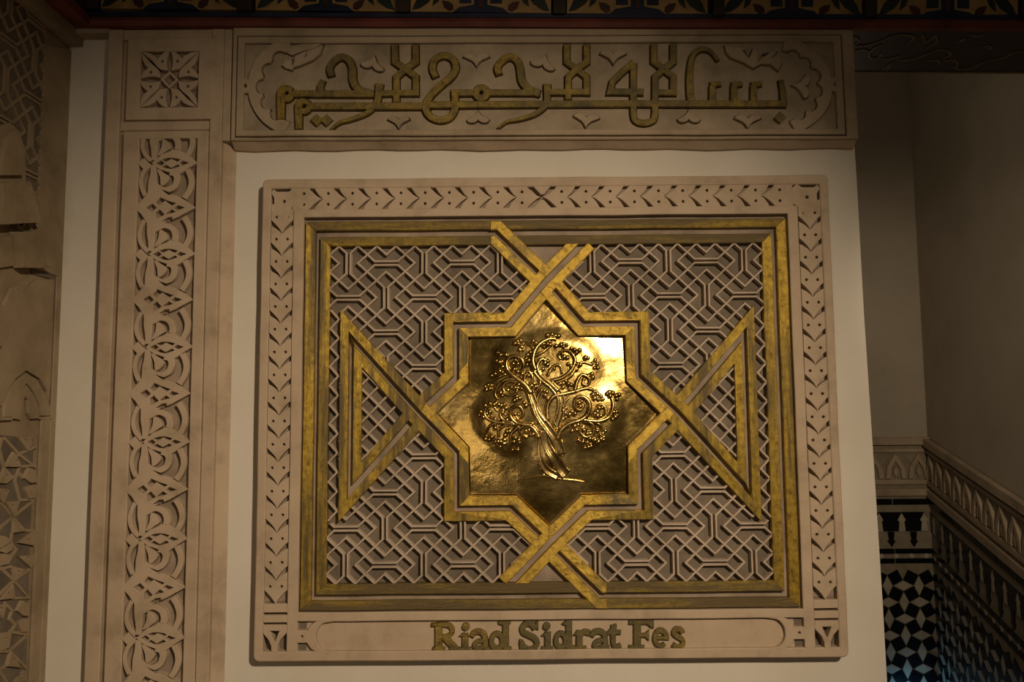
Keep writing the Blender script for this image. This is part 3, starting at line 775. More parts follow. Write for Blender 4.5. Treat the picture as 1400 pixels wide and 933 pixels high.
# a weave is decided near its crossing only
cross = [disc(*c, 45, 12) for c in (T, L, B, R)]
for c in cross: groups.append(('X', c))
groups.append(('cut', rect(DX + 12, 229.2, DX + 140, 300))); groups.append(('cut', rect(DX - 140, -223.2, DX - 12, -300)))
def straps(tg, x, y):
    if 'cut' in tg: return False
    if 'oF' in tg and 'uF' in tg: return 'oG' not in tg
    if 'oF' in tg: return 'oG' not in tg
    if 'uF' in tg: return 'uG' not in tg
    return False
vs, tr = solve(groups, straps)
def chunk(x, y):
    inside = (abs(x - DX) / (174.0) + abs(y - 0.5) / 175.0) < 1.0
    if inside: return ('corner', x > DX, y > 0)
    if abs(x - DX) > 100 and abs(y) < 160: return ('tri', x > DX, 0)
    return ('arm', x > DX, y > 0)
bk = {}
for t_ in tr:
    x = sum(vs[i][0] for i in t_) / 3; y = sum(vs[i][1] for i in t_) / 3
    bk.setdefault(chunk(x, y), []).append(t_)
nmz = {'corner': 'gilded_star_corner', 'tri': 'gilded_triangle', 'arm': 'gilded_arm'}
def components(ts):
    par = {}
    def find(a):
        while par.setdefault(a, a) != a: a = par[a]
        return a
    for t_ in ts:
        for a in t_[1:]: par[find(a)] = find(t_[0])
    d = {}
    for t_ in ts: d.setdefault(find(t_[0]), []).append(t_)
    return d.values()
for c, ts in bk.items():
    for comp in components(ts):
        obj(nmz[c[0]], loft(vs, comp, MBW, GD + 0.002, 0.0155, 1.0, 0.3), 'gold' if c[0] != 'tri' else 'gold_v', plq)
strap_polys = qa + qb
obj('strap_bed', relief(strap_polys, [ringpoly(600, 400, 227) , ], MBW, 0.0165, 0.012, 0, 0,
    pred=lambda t, x, y: 'a' in t and abs(x - CX) < 300 and -229 < y < 235), 'ground', plq)
# frame members, interrupted where the straps run into them
for mt, p in mitre_ring('', 328, 262, -256.5, 315.2, 250.5, -245):
    P = [(CX + x, y) for x, y in p]
    obj('gilded_rail' if mt == 'gold_h' else 'gilded_stile', relief([dens(P)], [], MBW, GD, 0.0155, 1.0, 0.3), mt, plq)
cutA = stroke([SE2, SE, B], WG + 0.1); cutB = stroke([NW2, NW, T], WG + 0.1)
fu = stroke([SE, B], WF); fb = stroke([NW, T], WF)
wedge_t = [(NW[0] - 1, topy + 6), (NW[0] + 6, topy + 6), (T[0] - 4, T[1]), (T[0] - 12, T[1])]
for mt, p in mitre_ring('', 307.8, 241, -236, 295, 229, -223):
    P = [(CX + x, y) for x, y in p]
    obj('gilded_rail' if mt == 'gold_h' else 'gilded_stile', relief([dens(P)], cutA + cutB, MBW, GD, 0.0155, 1.0, 0.3), mt, plq)

# lattice ------------------------------------------------------------
UX, UY = 12.93, 11.85
QX, QY = 47.5, 3.0
def node(i, j, sx, sy): return (QX + sx * (270 - (i - 2) * UX), QY + sy * (202 - (j - 2) * UY))
def lattice_segs(ni, nj):
    cv, chh = set(), set()
    for a in range(-4, ni + 8):
        for b in range(-4, nj + 8):
            if a % 8 == 2 and b % 8 == 2: cv.add((a, b))
            if a % 8 == 6 and b % 8 == 6: cv.add((a, b))
            if a % 8 == 6 and b % 8 == 2: chh.add((a, b))
            if a % 8 == 2 and b % 8 == 6: chh.add((a, b))
    rem = set(); mv = {}
    k = 0.22
    for (a, b) in cv | chh:
        ns = [(a, b - 1), (a + 1, b), (a, b + 1), (a - 1, b)]
        for n in range(4): rem.add(frozenset((ns[n], ns[(n + 1) % 4])))
    extra = []
    for (a, b) in cv:
        for s in (-1, 1):
            mv[((a + s, b - 2), (a, b - 1))] = (a + s * k, b - 1 - k * 0.9)
            mv[((a + s, b + 2), (a, b + 1))] = (a + s * k, b + 1 + k * 0.9)
            extra.append(((a + s * k, b - 1 - k * 0.9), (a + s * k, b + 1 + k * 0.9)))
    for (a, b) in chh:
        for s in (-1, 1):
            mv[((a - 2, b + s), (a - 1, b))] = (a - 1 - k, b + s * k)
            mv[((a + 2, b + s), (a + 1, b))] = (a + 1 + k, b + s * k)
            extra.append(((a - 1 - k, b + s * k), (a + 1 + k, b + s * k)))
    out = list(extra)
    for i in range(-1, ni + 1):
        for j in range(-1, nj + 1):
            if (i + j) % 2 == 0: continue
            for dj in (-1, 1):
                p, q2 = (i, j), (i + 1, j + dj)
                if frozenset((p, q2)) in rem: continue
                a, b = p, q2
                if (p, q2) in mv: b = mv[(p, q2)]
                if (q2, p) in mv: a = mv[(q2, p)]
                out.append((a, b))
    return out
LS = lattice_segs(21, 18)
star_poly = []
for k in range(1): pass
star_sq = rect(CX - 110, SQC - 110, CX + 109, SQC + 110)
star_di = [(DX, T[1]), (L[0], 0), (DX, B[1]), (R[0], 0)]
tri_l = [tri_lt, tri_lb, L]; tri_r = [tri_rt, tri_rb, R]
tri_t = [(T[0] - 75, 250), (T[0] + 75, 250), T]; tri_b = [(B[0] - 75, -250), (B[0] + 75, -250), B]
block = [('b', p) for p in [star_sq, star_di, tri_l, tri_r, tri_t, tri_b] + strap_polys]
for sx in (-1, 1):
    for sy in (-1, 1):
        A = []
        for a, b in LS:
            p, q2 = node(*a, sx, sy), node(*b, sx, sy)
            A += stroke([p, q2], 2.2, ext=0.7)
        reg = rect(QX + sx * 8, QY + sy * 0.01, QX + sx * 296.2, QY + sy * 232)
        strip_ = rect(CX + sx * 281, -145, CX + sx * 300, 145)
        vf = relief(A, [strip_], MBW, 0.0255, 0.012, 0.3, 0.7,
                    pred=lambda t, x, y: 'a' in t and 'b' not in t and 'r' in t and 'h' not in t, extra=block + [('r', reg)])
        obj('lattice_panel', vf, 'lattice', plq)
for sx, x0, x1 in ((-1, -246.2, -234.5), (1, 342.5, 330.5)):
    n = 11
    pts = [((x0 if i % 2 == 0 else x1), 141 - i * 282.0 / (2 * n)) for i in range(2 * n + 1)]
    obj('zigzag_strip', relief(stroke(pts, 2.3), [], MBW, 0.0255, 0.012, 0.3, 0.7), 'lattice', plq)
for sx, tri in ((-1, tri_l), (1, tri_r)):
    A = []
    cx0 = tri[0][0] - sx * 24
    for i in range(-14, 15):
        A += stroke([(cx0 - 120, -1 + i * 25.0 - 120), (cx0 + 120, -1 + i * 25.0 + 120)], 2.2)
        A += stroke([(cx0 - 120, -1 + i * 25.0 + 120), (cx0 + 120, -1 + i * 25.0 - 120)], 2.2)
    vf = relief(A, [], MBW, 0.0255, 0.012, 0.3, 0.7, pred=lambda t, x, y: 'a' in t and 'r' in t and 'b' not in t, extra=[('r', tri)] + [('b', p) for p in strap_polys])
    obj('lattice_panel', vf, 'lattice', plq)
for tri in (tri_t, tri_b):
    vf = relief([tri], [], MBW, 0.017, 0.012, 0, 0, pred=lambda t, x, y: 'a' in t and abs(y) < 236)
    obj('plain_triangle', vf, 'ground', plq)

# ================================================================= brass star plate
bp = thing('brass_star_plate', MB(CX, -140, 0.014), 'domed brass star plate embossed with a curling tree, at the centre of the plaque', 'plate')
tc = (CX + 0.5, -3.0)
ZT = ZF(640, 440, 4.055, 0.03)
uq = 0.99 / 4.055
CROWN = [(*ZT(x, y), r * uq) for x, y, r in ((440, 330, 265), (210, 545, 140), (690, 530, 150), (300, 250, 160), (560, 240, 170), (150, 520, 100), (760, 480, 90), (240, 640, 80), (680, 620, 80), (450, 600, 90), (455, 760, 60))]
def plate_d(a, b):
    x, y = (a - tc[0]) / 150.0, (b - tc[1]) / 150.0
    r = math.hypot(x, y)
    dome = 0.030 * max(0.0, 1 - r * r)
    w = noise.noise(Vector((a * 0.028, b * 0.028, 3.1))) * 0.0011 + noise.noise(Vector((a * 0.07, b * 0.07, 8.0))) * 0.0003
    sd = 8.0 * math.log(sum(math.exp((R_ - math.hypot(a - x_, b - y_)) / 8.0) for x_, y_, R_ in CROWN))
    t = min(1.0, max(0.0, (sd + 8) / 24.0)); t = t * t * (3 - 2 * t)
    return 0.0135 + dome * 0.55 + w + 0.0050 * t
SV = [sq_ for sq_ in (0,)]
hs_ = 103.8
out = []
tips = {'T': (DX, T[1] - 27), 'B': (DX, B[1] + 27), 'L': (L[0] + 27, 0), 'R': (R[0] - 27, -1)}
groups = [('a', rect(CX - 118, SQC - 118, CX + 118, SQC + 118)), ('a', [T, L, B, R])] + [('h', p) for p in stroke(sA, WF + 3.6) + stroke(sB, WF + 3.6)]
n = 48
for i in range(-n, n):
    for j in range(-n, n):
        s = 160.0 / n
        groups.append(('g', rect(CX + i * s, j * s, CX + (i + 1) * s, (j + 1) * s)))
vs, tr = solve(groups, lambda t, x, y: 'a' in t and 'h' not in t and abs(x - DX) < 152 and abs(y) < 158)
v = [MB(a, b, plate_d(a, b)) for a, b in vs]
used = sorted({i for t_ in tr for i in t_}); rm = {q_: i for i, q_ in enumerate(used)}
o = obj('plate', ([v[i] for i in used], [tuple(rm[i] for i in t_) for t_ in tr]), 'brass', bp, smooth=True)

def tube(pts, r0, r1, flat=0.75, lift=0.15, smooth=6, nseg=8):
    P = catmull([ZT(*p) for p in pts], smooth)
    N = len(P); V = []; Fc = []
    for i, p in enumerate(P):
        a = Vector(P[max(0, i - 1)]); b = Vector(P[min(N - 1, i + 1)])
        t = (b - a).normalized(); nn = Vector((-t.y, t.x))
        r = (r0 + (r1 - r0) * i / (N - 1)) * uq
        d = plate_d(*p)
        for k in range(nseg):
            an = 2 * PI * k / nseg
            c = Vector(p) + nn * math.cos(an) * r
            V.append(MB(c.x, c.y, d + (math.sin(an) * flat + lift) * r * K))
    for i in range(N - 1):
        for k in range(nseg):
            Fc.append((i * nseg + k, i * nseg + (k + 1) % nseg, (i + 1) * nseg + (k + 1) % nseg, (i + 1) * nseg + k))
    Fc.append(tuple(range(nseg))); Fc.append(tuple(range((N - 1) * nseg, N * nseg))[::-1])
    return V, Fc
def band(pts, w0, w1, h, lift):   # flat strand with two raised edges
    P = catmull([ZT(*p) for p in pts], 6); N = len(P); V = []; Fc = []
    prof = [(-1.0, -0.6), (-0.95, 0.75), (-0.78, 1.0), (-0.55, 0.55), (0, 0.4), (0.55, 0.55), (0.78, 1.0), (0.95, 0.75), (1.0, -0.6)]
    n = len(prof)
    for i, p in enumerate(P):
        t = (Vector(P[min(N - 1, i + 1)]) - Vector(P[max(0, i - 1)])).normalized(); nn = Vector((-t.y, t.x))
        w = (w0 + (w1 - w0) * i / (N - 1)) * uq; d = plate_d(*p)
        for o, z in prof:
            c = Vector(p) + nn * o * w
            V.append(MB(c.x, c.y, d + (z * h + lift) * uq * K))
    for i in range(N - 1):
        for k in range(n - 1): Fc.append((i * n + k, i * n + k + 1, i * n + n + k + 1, i * n + n + k))
    Fc.append(tuple(range(n))); Fc.append(tuple(range((N - 1) * n, N * n))[::-1])
    return V, Fc
trunk = [([(548, 850), (522, 822), (485, 765), (447, 705), (428, 655), (420, 600)], 34, 20, 14, 6),
         ([(505, 862), (432, 818), (396, 750), (390, 675), (408, 600)], 22, 12, 13, 3),
         ([(518, 735), (505, 690), (472, 632), (425, 568), (388, 512), (366, 452), (345, 395)], 27, 19, 16, 14),
         ([(490, 722), (512, 690), (512, 640), (492, 590), (468, 560)], 14, 10, 13, 5),
         ([(480, 590), (510, 505), (514, 425), (470, 358), (412, 312), (370, 262)], 24, 17, 15, 9)]
strands = [obj('trunk_strand', band(p, a, b, hh_, lf), 'brass', bp, smooth=True) for p, a, b, hh_, lf in trunk]
branches = [([(350, 400), (310, 345), (250, 300), (216, 262), (215, 218), (250, 192), (294, 205), (308, 245), (290, 275), (262, 268)], 13, 4),
  ([(372, 268), (358, 222), (370, 160), (410, 115), (460, 95), (492, 102)], 14, 5),
  ([(500, 388), (450, 340), (395, 290), (384, 240), (410, 208), (440, 222)], 12, 5),
  ([(440, 550), (438, 470), (470, 418), (530, 402), (590, 388), (650, 370), (695, 378)], 11, 5),
  ([(432, 560), (385, 490), (382, 425), (412, 372)], 9, 6),
  ([(450, 332), (520, 312), (570, 270), (592, 215), (570, 170), (530, 160), (500, 186), (515, 210)], 9, 4),
  ([(470, 345), (560, 308), (600, 252), (640, 225), (692, 242)], 8, 4),
  ([(590, 385), (604, 330), (632, 295), (672, 318), (662, 352), (634, 345), (640, 325)], 8, 4),
  ([(495, 652), (512, 602), (560, 566), (622, 545), (662, 510), (672, 455), (640, 418), (597, 425), (588, 468), (618, 492), (640, 466)], 13, 4),
  ([(630, 545), (715, 552), (778, 530), (802, 470), (792, 420), (758, 395)], 10, 4),
  ([(715, 550), (760, 522), (757, 472), (722, 462), (704, 498)], 8, 4),
  ([(640, 545), (690, 572), (692, 622), (650, 640), (620, 610), (636, 584), (662, 602)], 9, 4),
  ([(690, 555), (730, 572), (742, 602)], 7, 4),
  ([(395, 645), (362, 592), (320, 574), (285, 600), (302, 632), (332, 642)], 11, 4),
  ([(372, 600), (330, 580), (270, 570), (208, 574), (168, 602), (170, 642)], 8, 5),
  ([(262, 570), (172, 560), (120, 580), (98, 622)], 8, 4),
  ([(282, 580), (240, 622), (238, 682), (266, 712)], 8, 4),
  ([(360, 575), (272, 562), (234, 520), (246, 478), (288, 472), (306, 512), (282, 542), (262, 520)], 9, 4),
  ([(252, 562), (190, 540), (178, 500), (200, 478)], 7, 4),
  ([(202, 562), (130, 550), (94, 520), (100, 480), (140, 468), (162, 500)], 8, 4),
  ([(345, 395), (290, 332), (220, 320), (172, 350), (150, 400), (166, 432)], 10, 4),
  ([(292, 335), (222, 332), (194, 366), (214, 402), (256, 405), (272, 372), (246, 348)], 7, 4),
  ([(362, 190), (358, 142), (312, 115), (288, 130)], 7, 4),
  ([(340, 380), (312, 320), (334, 275), (358, 310), (340, 352)], 6, 4),
  ([(375, 390), (400, 340), (385, 320)], 6, 4),
  ([(212, 290), (150, 318), (110, 360)], 6, 4),
  ([(372, 190), (420, 165), (462, 130)], 6, 4),
  ([(440, 300), (470, 250), (510, 245), (520, 290)], 6, 4),
  ([(520, 480), (540, 440), (560, 420)], 6, 4),
  ([(700, 380), (740, 420), (720, 440)], 6, 4)]
for p, a, b in branches: obj('branch', tube(p, a * 1.2 + 3.0, b + 3.6, 1.25, 0.7), 'brass', strands[2], smooth=True)
obj('ground_line', merge(tube([(272, 890), (340, 866), (410, 856), (470, 862)], 3, 10, 0.8, 0.5), tube([(400, 815), (415, 848), (470, 866), (540, 876), (600, 882), (652, 892)], 8, 4, 0.8, 0.5)), 'brass', bp, smooth=True)
obj('bark_chip', tube([(500, 735), (520, 742), (530, 725), (524, 708)], 7, 3, 0.8, 0.5), 'brass', bp, smooth=True)
bl = [(290, 105), (305, 125), (278, 122), (296, 142), (285, 155), (375, 118), (200, 180), (180, 185), (210, 185), (188, 222), (175, 225), (190, 250), (180, 252), (175, 275), (190, 280), (150, 290), (130, 300), (95, 360), (110, 352), (120, 372), (100, 378),
 (262, 215), (250, 235), (275, 235), (255, 265), (300, 290), (290, 160), (330, 185), (322, 205), (335, 215), (326, 240), (335, 300), (345, 290), (365, 345), (372, 362), (240, 365), (262, 368), (280, 350), (295, 372), (180, 395), (190, 410), (270, 415), (285, 425),
 (440, 75), (465, 70), (485, 78), (455, 88), (478, 90), (400, 130), (420, 140), (440, 125), (450, 112), (487, 135), (515, 128), (530, 125), (545, 130), (590, 155), (600, 172), (523, 180), (530, 200), (430, 205), (440, 220), (425, 230), (415, 265), (455, 270), (475, 260), (550, 200), (555, 235),
 (650, 200), (690, 230), (715, 235), (700, 255), (720, 255), (620, 240), (600, 265), (640, 320), (650, 300), (685, 290), (690, 310), (540, 330), (555, 345), (570, 350), (510, 345), (525, 365), (560, 370), (435, 390), (425, 410), (440, 425), (540, 480), (538, 505), (540, 530), (575, 500), (590, 510), (560, 515), (615, 450), (620, 470),
 (700, 390), (715, 400), (690, 405), (735, 415), (745, 430), (700, 425), (725, 480), (700, 510), (715, 520), (690, 515), (800, 395), (820, 410), (825, 430), (820, 500), (825, 520), (800, 540), (770, 400),
 (60, 520), (70, 500), (85, 530), (95, 465), (120, 455), (145, 460), (170, 460), (200, 460), (210, 480), (120, 500), (130, 525), (150, 540), (205, 515), (270, 430), (310, 450), (320, 465), (278, 515), (215, 545), (190, 505),
 (100, 635), (130, 640), (115, 655), (150, 590), (215, 610), (205, 630), (160, 680), (180, 665), (165, 665), (200, 655), (205, 675), (262, 645), (255, 665), (285, 670), (245, 710), (275, 710), (320, 605), (345, 625), (330, 590),
 (590, 580), (575, 605), (600, 600), (610, 655), (635, 665), (660, 670), (680, 690), (665, 695), (700, 660), (720, 665), (735, 650), (715, 605), (745, 620), (750, 640), (660, 620), (640, 600), (690, 650)]
V = []; Fc = []
bs = bmesh.new(); bmesh.ops.create_icosphere(bs, subdivisions=2, radius=1.0)
bs.verts.ensure_lookup_table()
bv = [v_.co.copy() for v_ in bs.verts]; bf = [tuple(x.index for x in f_.verts) for f_ in bs.faces]; bs.free()
random.seed(3)
for x, y in list(bl):
    if random.random() < 0.55: bl.append((x + random.choice((-1, 1)) * random.uniform(13, 20), y + random.uniform(-16, 16)))
for x, y in bl:
    r = random.uniform(11, 16) * uq; c = ZT(x, y); d = plate_d(*c)
    b0 = len(V)
    V += [MB(c[0] + w.x * r, c[1] + w.y * r, d + (w.z * 0.85 + 0.6) * r * K) for w in bv]
    Fc += [tuple(i + b0 for i in f_) for f_ in bf]
o = obj('berries', (V, Fc), 'brass', bp, smooth=True); o['kind'] = 'stuff'
# ================================================================= left wall carving
def MLf(s, z, d): return Vector((XL - 0.010 + d, -s, z))
def LP(px, py, d=0.0):
    p = on_x(px, py, XL - 0.010 + d); return (-p.y / 1.0, p.z)
KL = 1.0
def lrel(A, H, d0, d1, cham=0.0, draft=0.001, **kw):
    # polygons already in metres on the left wall
    g = [('a', p) for p in A] + [('h', p) for p in H] + kw.get('extra', [])
    vs, tr = solve([(t, [(x * 1000, y * 1000) for x, y in p]) for t, p in g], kw.get('pred', PRED))
    return loft(vs, tr, lambda a, b, d: wob(MLf(a / 1000, b / 1000, d)), d0, d1, cham, draft * 1000)
lw = thing('carved_arch_panel', (XL, -0.2, 0), 'old carved plaster panel with lattice, arch and star tracery on the left wall', 'panel')
def lz(ox, oy, s): return lambda x, y: LP(ox + x / s, oy + y / s, 0.005)
l1 = lz(0, 0, 3.8875); l2 = lz(0, 240, 3.8875); l3 = lz(0, 480, 3.8875); l4 = lz(0, 600, 2.8)
zt = ZB - 0.0
s_in = LP(63, 150, 0.01)[0]
s_lo = LP(68.5, 640, 0.005)[0]; z_lo = LP(76, 376, 0.005)[1]
obj('border', lrel([[(0.0, 0.0), (s_lo, 0.0), (s_lo, z_lo), (s_in, z_lo + 0.004), (s_in, zt - 0.05), (0.0, zt - 0.02)]], [], 0.004, 0.0, 0, 0.002), 'shaded_ochre', lw)
sA0 = s_in + 0.003
# upper lattice field
regn = [(sA0, l1(250, 900)[1]), (sA0, zt - 0.04), (sA0 + 0.05, zt + 0.10), (0.60, zt + 0.3), (0.60, l2(0, 300)[1]), (l2(150, 300)[0], l2(150, 300)[1]), (l2(210, 300)[0], l2(210, 300)[1])]
A = []
for a, b in lattice_segs(40, 60):
    f_ = lambda p: (sA0 - 0.01 + p[0] * 0.0215, zt + 0.25 - p[1] * 0.0195)
    A += [[(x / 1000, y / 1000) for x, y in q_] for q_ in stroke([tuple(1000 * c for c in f_(a)), tuple(1000 * c for c in f_(b))], 5.0, ext=1.5)]
obj('lattice_panel', lrel(A, [], 0.0055, 0.0, 0, 0.0008, pred=lambda t, x, y: 'a' in t and 'r' in t, extra=[('r', regn)]), 'shaded_ochre', lw)
# stacked muqarnas blocks and arch
def lpoly(z, pts): return [z(*p) for p in pts]
def lobj(name, polys, d0, holes=(), draft=0.002, mt='shaded_ochre'):
    return obj(name, lrel(list(polys), list(holes), d0 if d0 < 0.002 else d0 * (0.75 if d0 > 0.025 else 0.42), 0.0, 0.0, 0.0006), mt, lw)
lobj('niche_column', [lpoly(l1, [(-60, 1130), (130, 1180), (125, 800), (95, 700), (45, 650), (0, 670), (-40, 720), (-60, 800)])], 0.020)
lobj('niche_face', [lpoly(l1, [(-30, 930), (85, 930), (85, 800), (65, 730), (40, 700), (10, 740), (-20, 830)])], 0.026)
lobj('muqarnas_block', [lpoly(l2, [(-40, 260), (160, 250), (140, 140), (110, 55), (0, 35), (-40, 40)])], 0.035)
lobj('muqarnas_block', [lpoly(l2, [(80, 490), (232, 492), (200, 470), (180, 340), (160, 300), (60, 300), (75, 400)])], 0.030)
lobj('muqarnas_block', [lpoly(l2, [(-60, 500), (70, 480), (60, 320), (0, 330), (-60, 330)])], 0.016)
# pointed-arch spandrel: plate with a grooved outline
s_fr = LP(80, 480, 0.01)[0]
arch_out = lpoly(l2, [(302, 545), (290, 1165)]) 
pl = lpoly(l2, [(185, 552), (287, 552), (280, 760), (267, 1100)]) + lpoly(l3, [(256, 270), (250, 215), (215, 150), (140, 102), (80, 150), (35, 220), (5, 290), (-60, 290)]) + lpoly(l2, [(-60, 980), (20, 920), (60, 840), (90, 770), (95, 680), (120, 620)])
lobj('spandrel', [pl], 0.013)
lobj('arch_band', [lpoly(l2, [(160, 535), (60, 600), (20, 690), (-30, 700), (-60, 780), (-60, 960), (10, 900), (50, 830), (82, 760), (88, 680), (115, 615), (178, 545)])], 0.018)
# small pointed arch
o_ = lpoly(l3, [(20, 350), (25, 290), (55, 215), (95, 160), (140, 118), (190, 160), (235, 230), (262, 300), (268, 345), (215, 345), (205, 290), (180, 225), (140, 168), (105, 215), (78, 280), (62, 350)])
lobj('pointed_arch', [o_], 0.015)
lobj('pointed_arch', [lpoly(l3, [(66, 358), (82, 285), (108, 222), (140, 182), (175, 230), (200, 295), (208, 358), (165, 362), (150, 330), (148, 260), (132, 240), (118, 290), (108, 365)])], 0.013)
lobj('ledge', [lpoly(l3, [(-60, 352), (62, 352), (62, 366), (-60, 372)])], 0.015); lobj('ledge', [lpoly(l3, [(212, 352), (270, 348), (270, 362), (212, 364)])], 0.015)
# stile beside the star tracery
lobj('stile', [[(s_lo + 0.009, LP(66, 572)[1]), (s_lo + 0.036, LP(66, 572)[1]), (s_lo + 0.036, 0.2), (s_lo + 0.009, 0.2)]], 0.014)
lobj('edge_groove', [[(s_lo, 0.0), (s_lo + 0.010, 0.0), (s_lo + 0.010, z_lo - 0.002), (s_lo, z_lo - 0.002)]], 0.0012, mt='pit')  # dark strips on the groove floor; groove shade put into their colour
lobj('edge_groove', [[(s_lo + 0.010, z_lo - 0.010), (s_lo + 0.085, z_lo - 0.010), (s_lo + 0.085, z_lo - 0.001), (s_lo + 0.010, z_lo - 0.001)]], 0.0012, mt='pit')
lobj('tracery_bed', [[LP(52, 600, .01), LP(40, 980, .01), LP(-40, 980, .01), LP(-40, 590, .01)]], 0.0012, mt='pit')
lobj('lattice_bed', [[(a_, b_) for a_, b_ in regn]], 0.0012, mt='pit')
# star tracery: kites with drilled dots
def kite(cx, cy, pts):
    P = [l4(*p) for p in pts]
    hol = [( l4(cx, cy)[0] + 0.0045 * math.cos(t), l4(cx, cy)[1] + 0.0045 * math.sin(t)) for t in [i * PI / 4 for i in range(8)]] if cx is not None else None
    lobj('kite', [P], 0.019, [hol] if hol else [], 0.002)
kites = [((92, 8), [(62, -6), (115, -12), (122, 20), (100, 45)]), ((60, 88), [(18, 108), (50, 52), (80, 108)]), ((22, 145), [(-6, 170), (16, 112), (50, 150), (20, 172)]),
 ((18, 205), [(-4, 190), (32, 196), (10, 248), (-10, 220)]), ((45, 258), [(18, 242), (72, 238), (52, 300)]), ((75, 335), [(50, 305), (98, 352), (50, 360)]),
 ((102, 390), [(68, 398), (132, 352), (126, 408)]), ((102, 458), [(66, 450), (126, 445), (118, 498)]), ((68, 513), [(48, 490), (92, 500), (56, 545)]),
 ((28, 597), [(2, 618), (48, 560), (52, 612)]), ((0, 655), [(-20, 640), (22, 632), (6, 690)]), ((16, 770), [(0, 745), (40, 740), (30, 800), (8, 812)]),
 ((47, 853), [(24, 872), (40, 815), (76, 878)]), ((78, 908), [(52, 935), (92, 888), (100, 930)]), ((None, None), [(88, 150), (108, 112), (132, 120), (138, 165), (115, 170)]), ((None, None), [(88, 190), (115, 178), (138, 180), (130, 225), (108, 230)]),
 ((None, None), [(62, 660), (82, 622), (108, 632), (108, 678), (88, 680)]), ((None, None), [(62, 705), (88, 690), (110, 692), (104, 740), (80, 742)]),
 ((None, None), [(-10, 430), (45, 395), (45, 425), (20, 440)]), ((None, None), [(-10, 440), (22, 442), (45, 450), (30, 480), (-10, 490)]), ((None, None), [(-10, 370), (20, 375), (42, 392), (-10, 425)])]
for c, p in kites: kite(c[0], c[1], p)
lines = [[(20, 0), (75, 60), (140, 110)], [(75, 60), (20, 110)], [(140, 30), (75, 60)], [(10, 0), (0, 40), (18, 108)], [(80, 108), (140, 100)], [(80, 108), (60, 160), (80, 235)], [(50, 150), (80, 135), (88, 150)], [(10, 248), (52, 300), (0, 345)], [(52, 300), (128, 240)], [(52, 300), (98, 352), (130, 350)],
 [(80, 235), (130, 232)], [(50, 360), (45, 400), (66, 425), (45, 455)], [(48, 490), (0, 500)], [(56, 545), (0, 490)], [(56, 545), (118, 500)], [(56, 545), (0, 600)], [(56, 545), (112, 610), (52, 612)], [(22, 632), (50, 660), (40, 690), (62, 715), (45, 745)], [(40, 740), (104, 750)], [(40, 815), (100, 760)], [(40, 815), (0, 815)], [(40, 815), (104, 880)], [(24, 872), (0, 890), (30, 935)]]
A = []
for ln in lines:
    P = [l4(*p) for p in ln]
    A += [[(x / 1000, y / 1000) for x, y in q_] for q_ in stroke([(1000 * x, 1000 * y) for x, y in P], 5.5, ext=1.0)]
obj('tracery_ribs', lrel(A, [], 0.0045, 0.0, 0, 0.0008), 'shaded_ochre', lw)

# ================================================================= painted beams
bm_ = thing('painted_beam', (0.4, YBF, ZB), 'dark painted wooden beam with ochre floral bays across the top', 'beam')
XR = 2.4
obj('beam_body', box(XL - 0.1, YBF + 0.012, ZB + 0.004, XR, TH, ZB + 0.42), 'wood', bm_)
zr0 = on_y(700, 37.5, YBF).z; zr1 = on_y(700, 27.5, YBF).z
n = 40
v = []
for i in range(n + 1):
    x = XL + (XR - XL) * i / n
    for y, z in ((YBF + 0.012, ZB), (YBF - 0.002, ZB + 0.001), (YBF - 0.006, (ZB + zr1) / 2), (YBF, zr1), (YBF + 0.012, zr1)):
        p = wob(Vector((x, y, z)), 0.0012, 5); v.append(p)
f = [(i * 5 + j, i * 5 + (j + 1) % 5, i * 5 + 5 + (j + 1) % 5, i * 5 + 5 + j) for i in range(n) for j in range(5)] + [(0, 1, 2, 3, 4), (n * 5 + 4, n * 5 + 3, n * 5 + 2, n * 5 + 1, n * 5)]
obj('red_moulding', (v, f), 'red', bm_)
def MBm(x, z, d): return Vector((x, YBF - d, z))
def bpx(px, py): p = on_y(px, py, YBF); return (p.x * 1000, p.z * 1000)
def bshape(name, pts, dd, mt, parent, org=None):
    g = slab([bpx(*p) for p in pts], lambda a, b, d: MBm(a / 1000, b / 1000, d), dd, -0.012)
    return obj(name, g, mt, parent)
obj('navy_border', (lambda a, b: box(XL, YBF - 0.001, a, XR, YBF + 0.012, b))(on_y(700, 27, YBF).z, on_y(700, 21, YBF).z), 'navy', bm_)
centers = [233 - 213 + 213, 445, 657, 871, 1082, 1295]
for bi, c in enumerate(centers):
    k = 0
    yo = -(c - 700) * 0.0008
    sh = lambda pts: [(c + x, y + yo) for x, y in pts]
    bay = bshape('bay_panel', sh([(-96, -60), (96, -60), (96, 20), (-96, 20)]), 0.0, 'ochre', bm_)
    bshape('mound', sh([(-38, 20.5), (-30, 14), (-9, 10), (-9, -60), (9, -60), (9, 10), (30, 14), (38, 20.5)]), 0.0015, 'navy', bay)
    bshape('stem', sh([(-3, 14), (-3, -60), (3, -60), (3, 14)]), 0.003, 'maroon', bay)
    for s in (-1, 1):
        bshape('square', sh([(s * 13, -60), (s * 29, -60), (s * 29, 8), (s * 13, 8)]), 0.0015, 'navy', bay)
        bshape('teardrop', sh([(s * 53, 5), (s * 50, 14), (s * 43, 19), (s * 37, 17), (s * 38, 10), (s * 44, 6)]), 0.0015, 'maroon', bay)
        bshape('painted_leaf', sh([(s * 94, 18), (s * 84, 16), (s * 72, 8), (s * 62, -6), (s * 66, -16), (s * 78, -8), (s * 88, 4)]), 0.0015, 'green', bay)
        bshape('painted_leaf', sh([(s * 66, 12), (s * 58, 6), (s * 52, -8), (s * 58, -10), (s * 64, 0)]), 0.0015, 'green', bay)
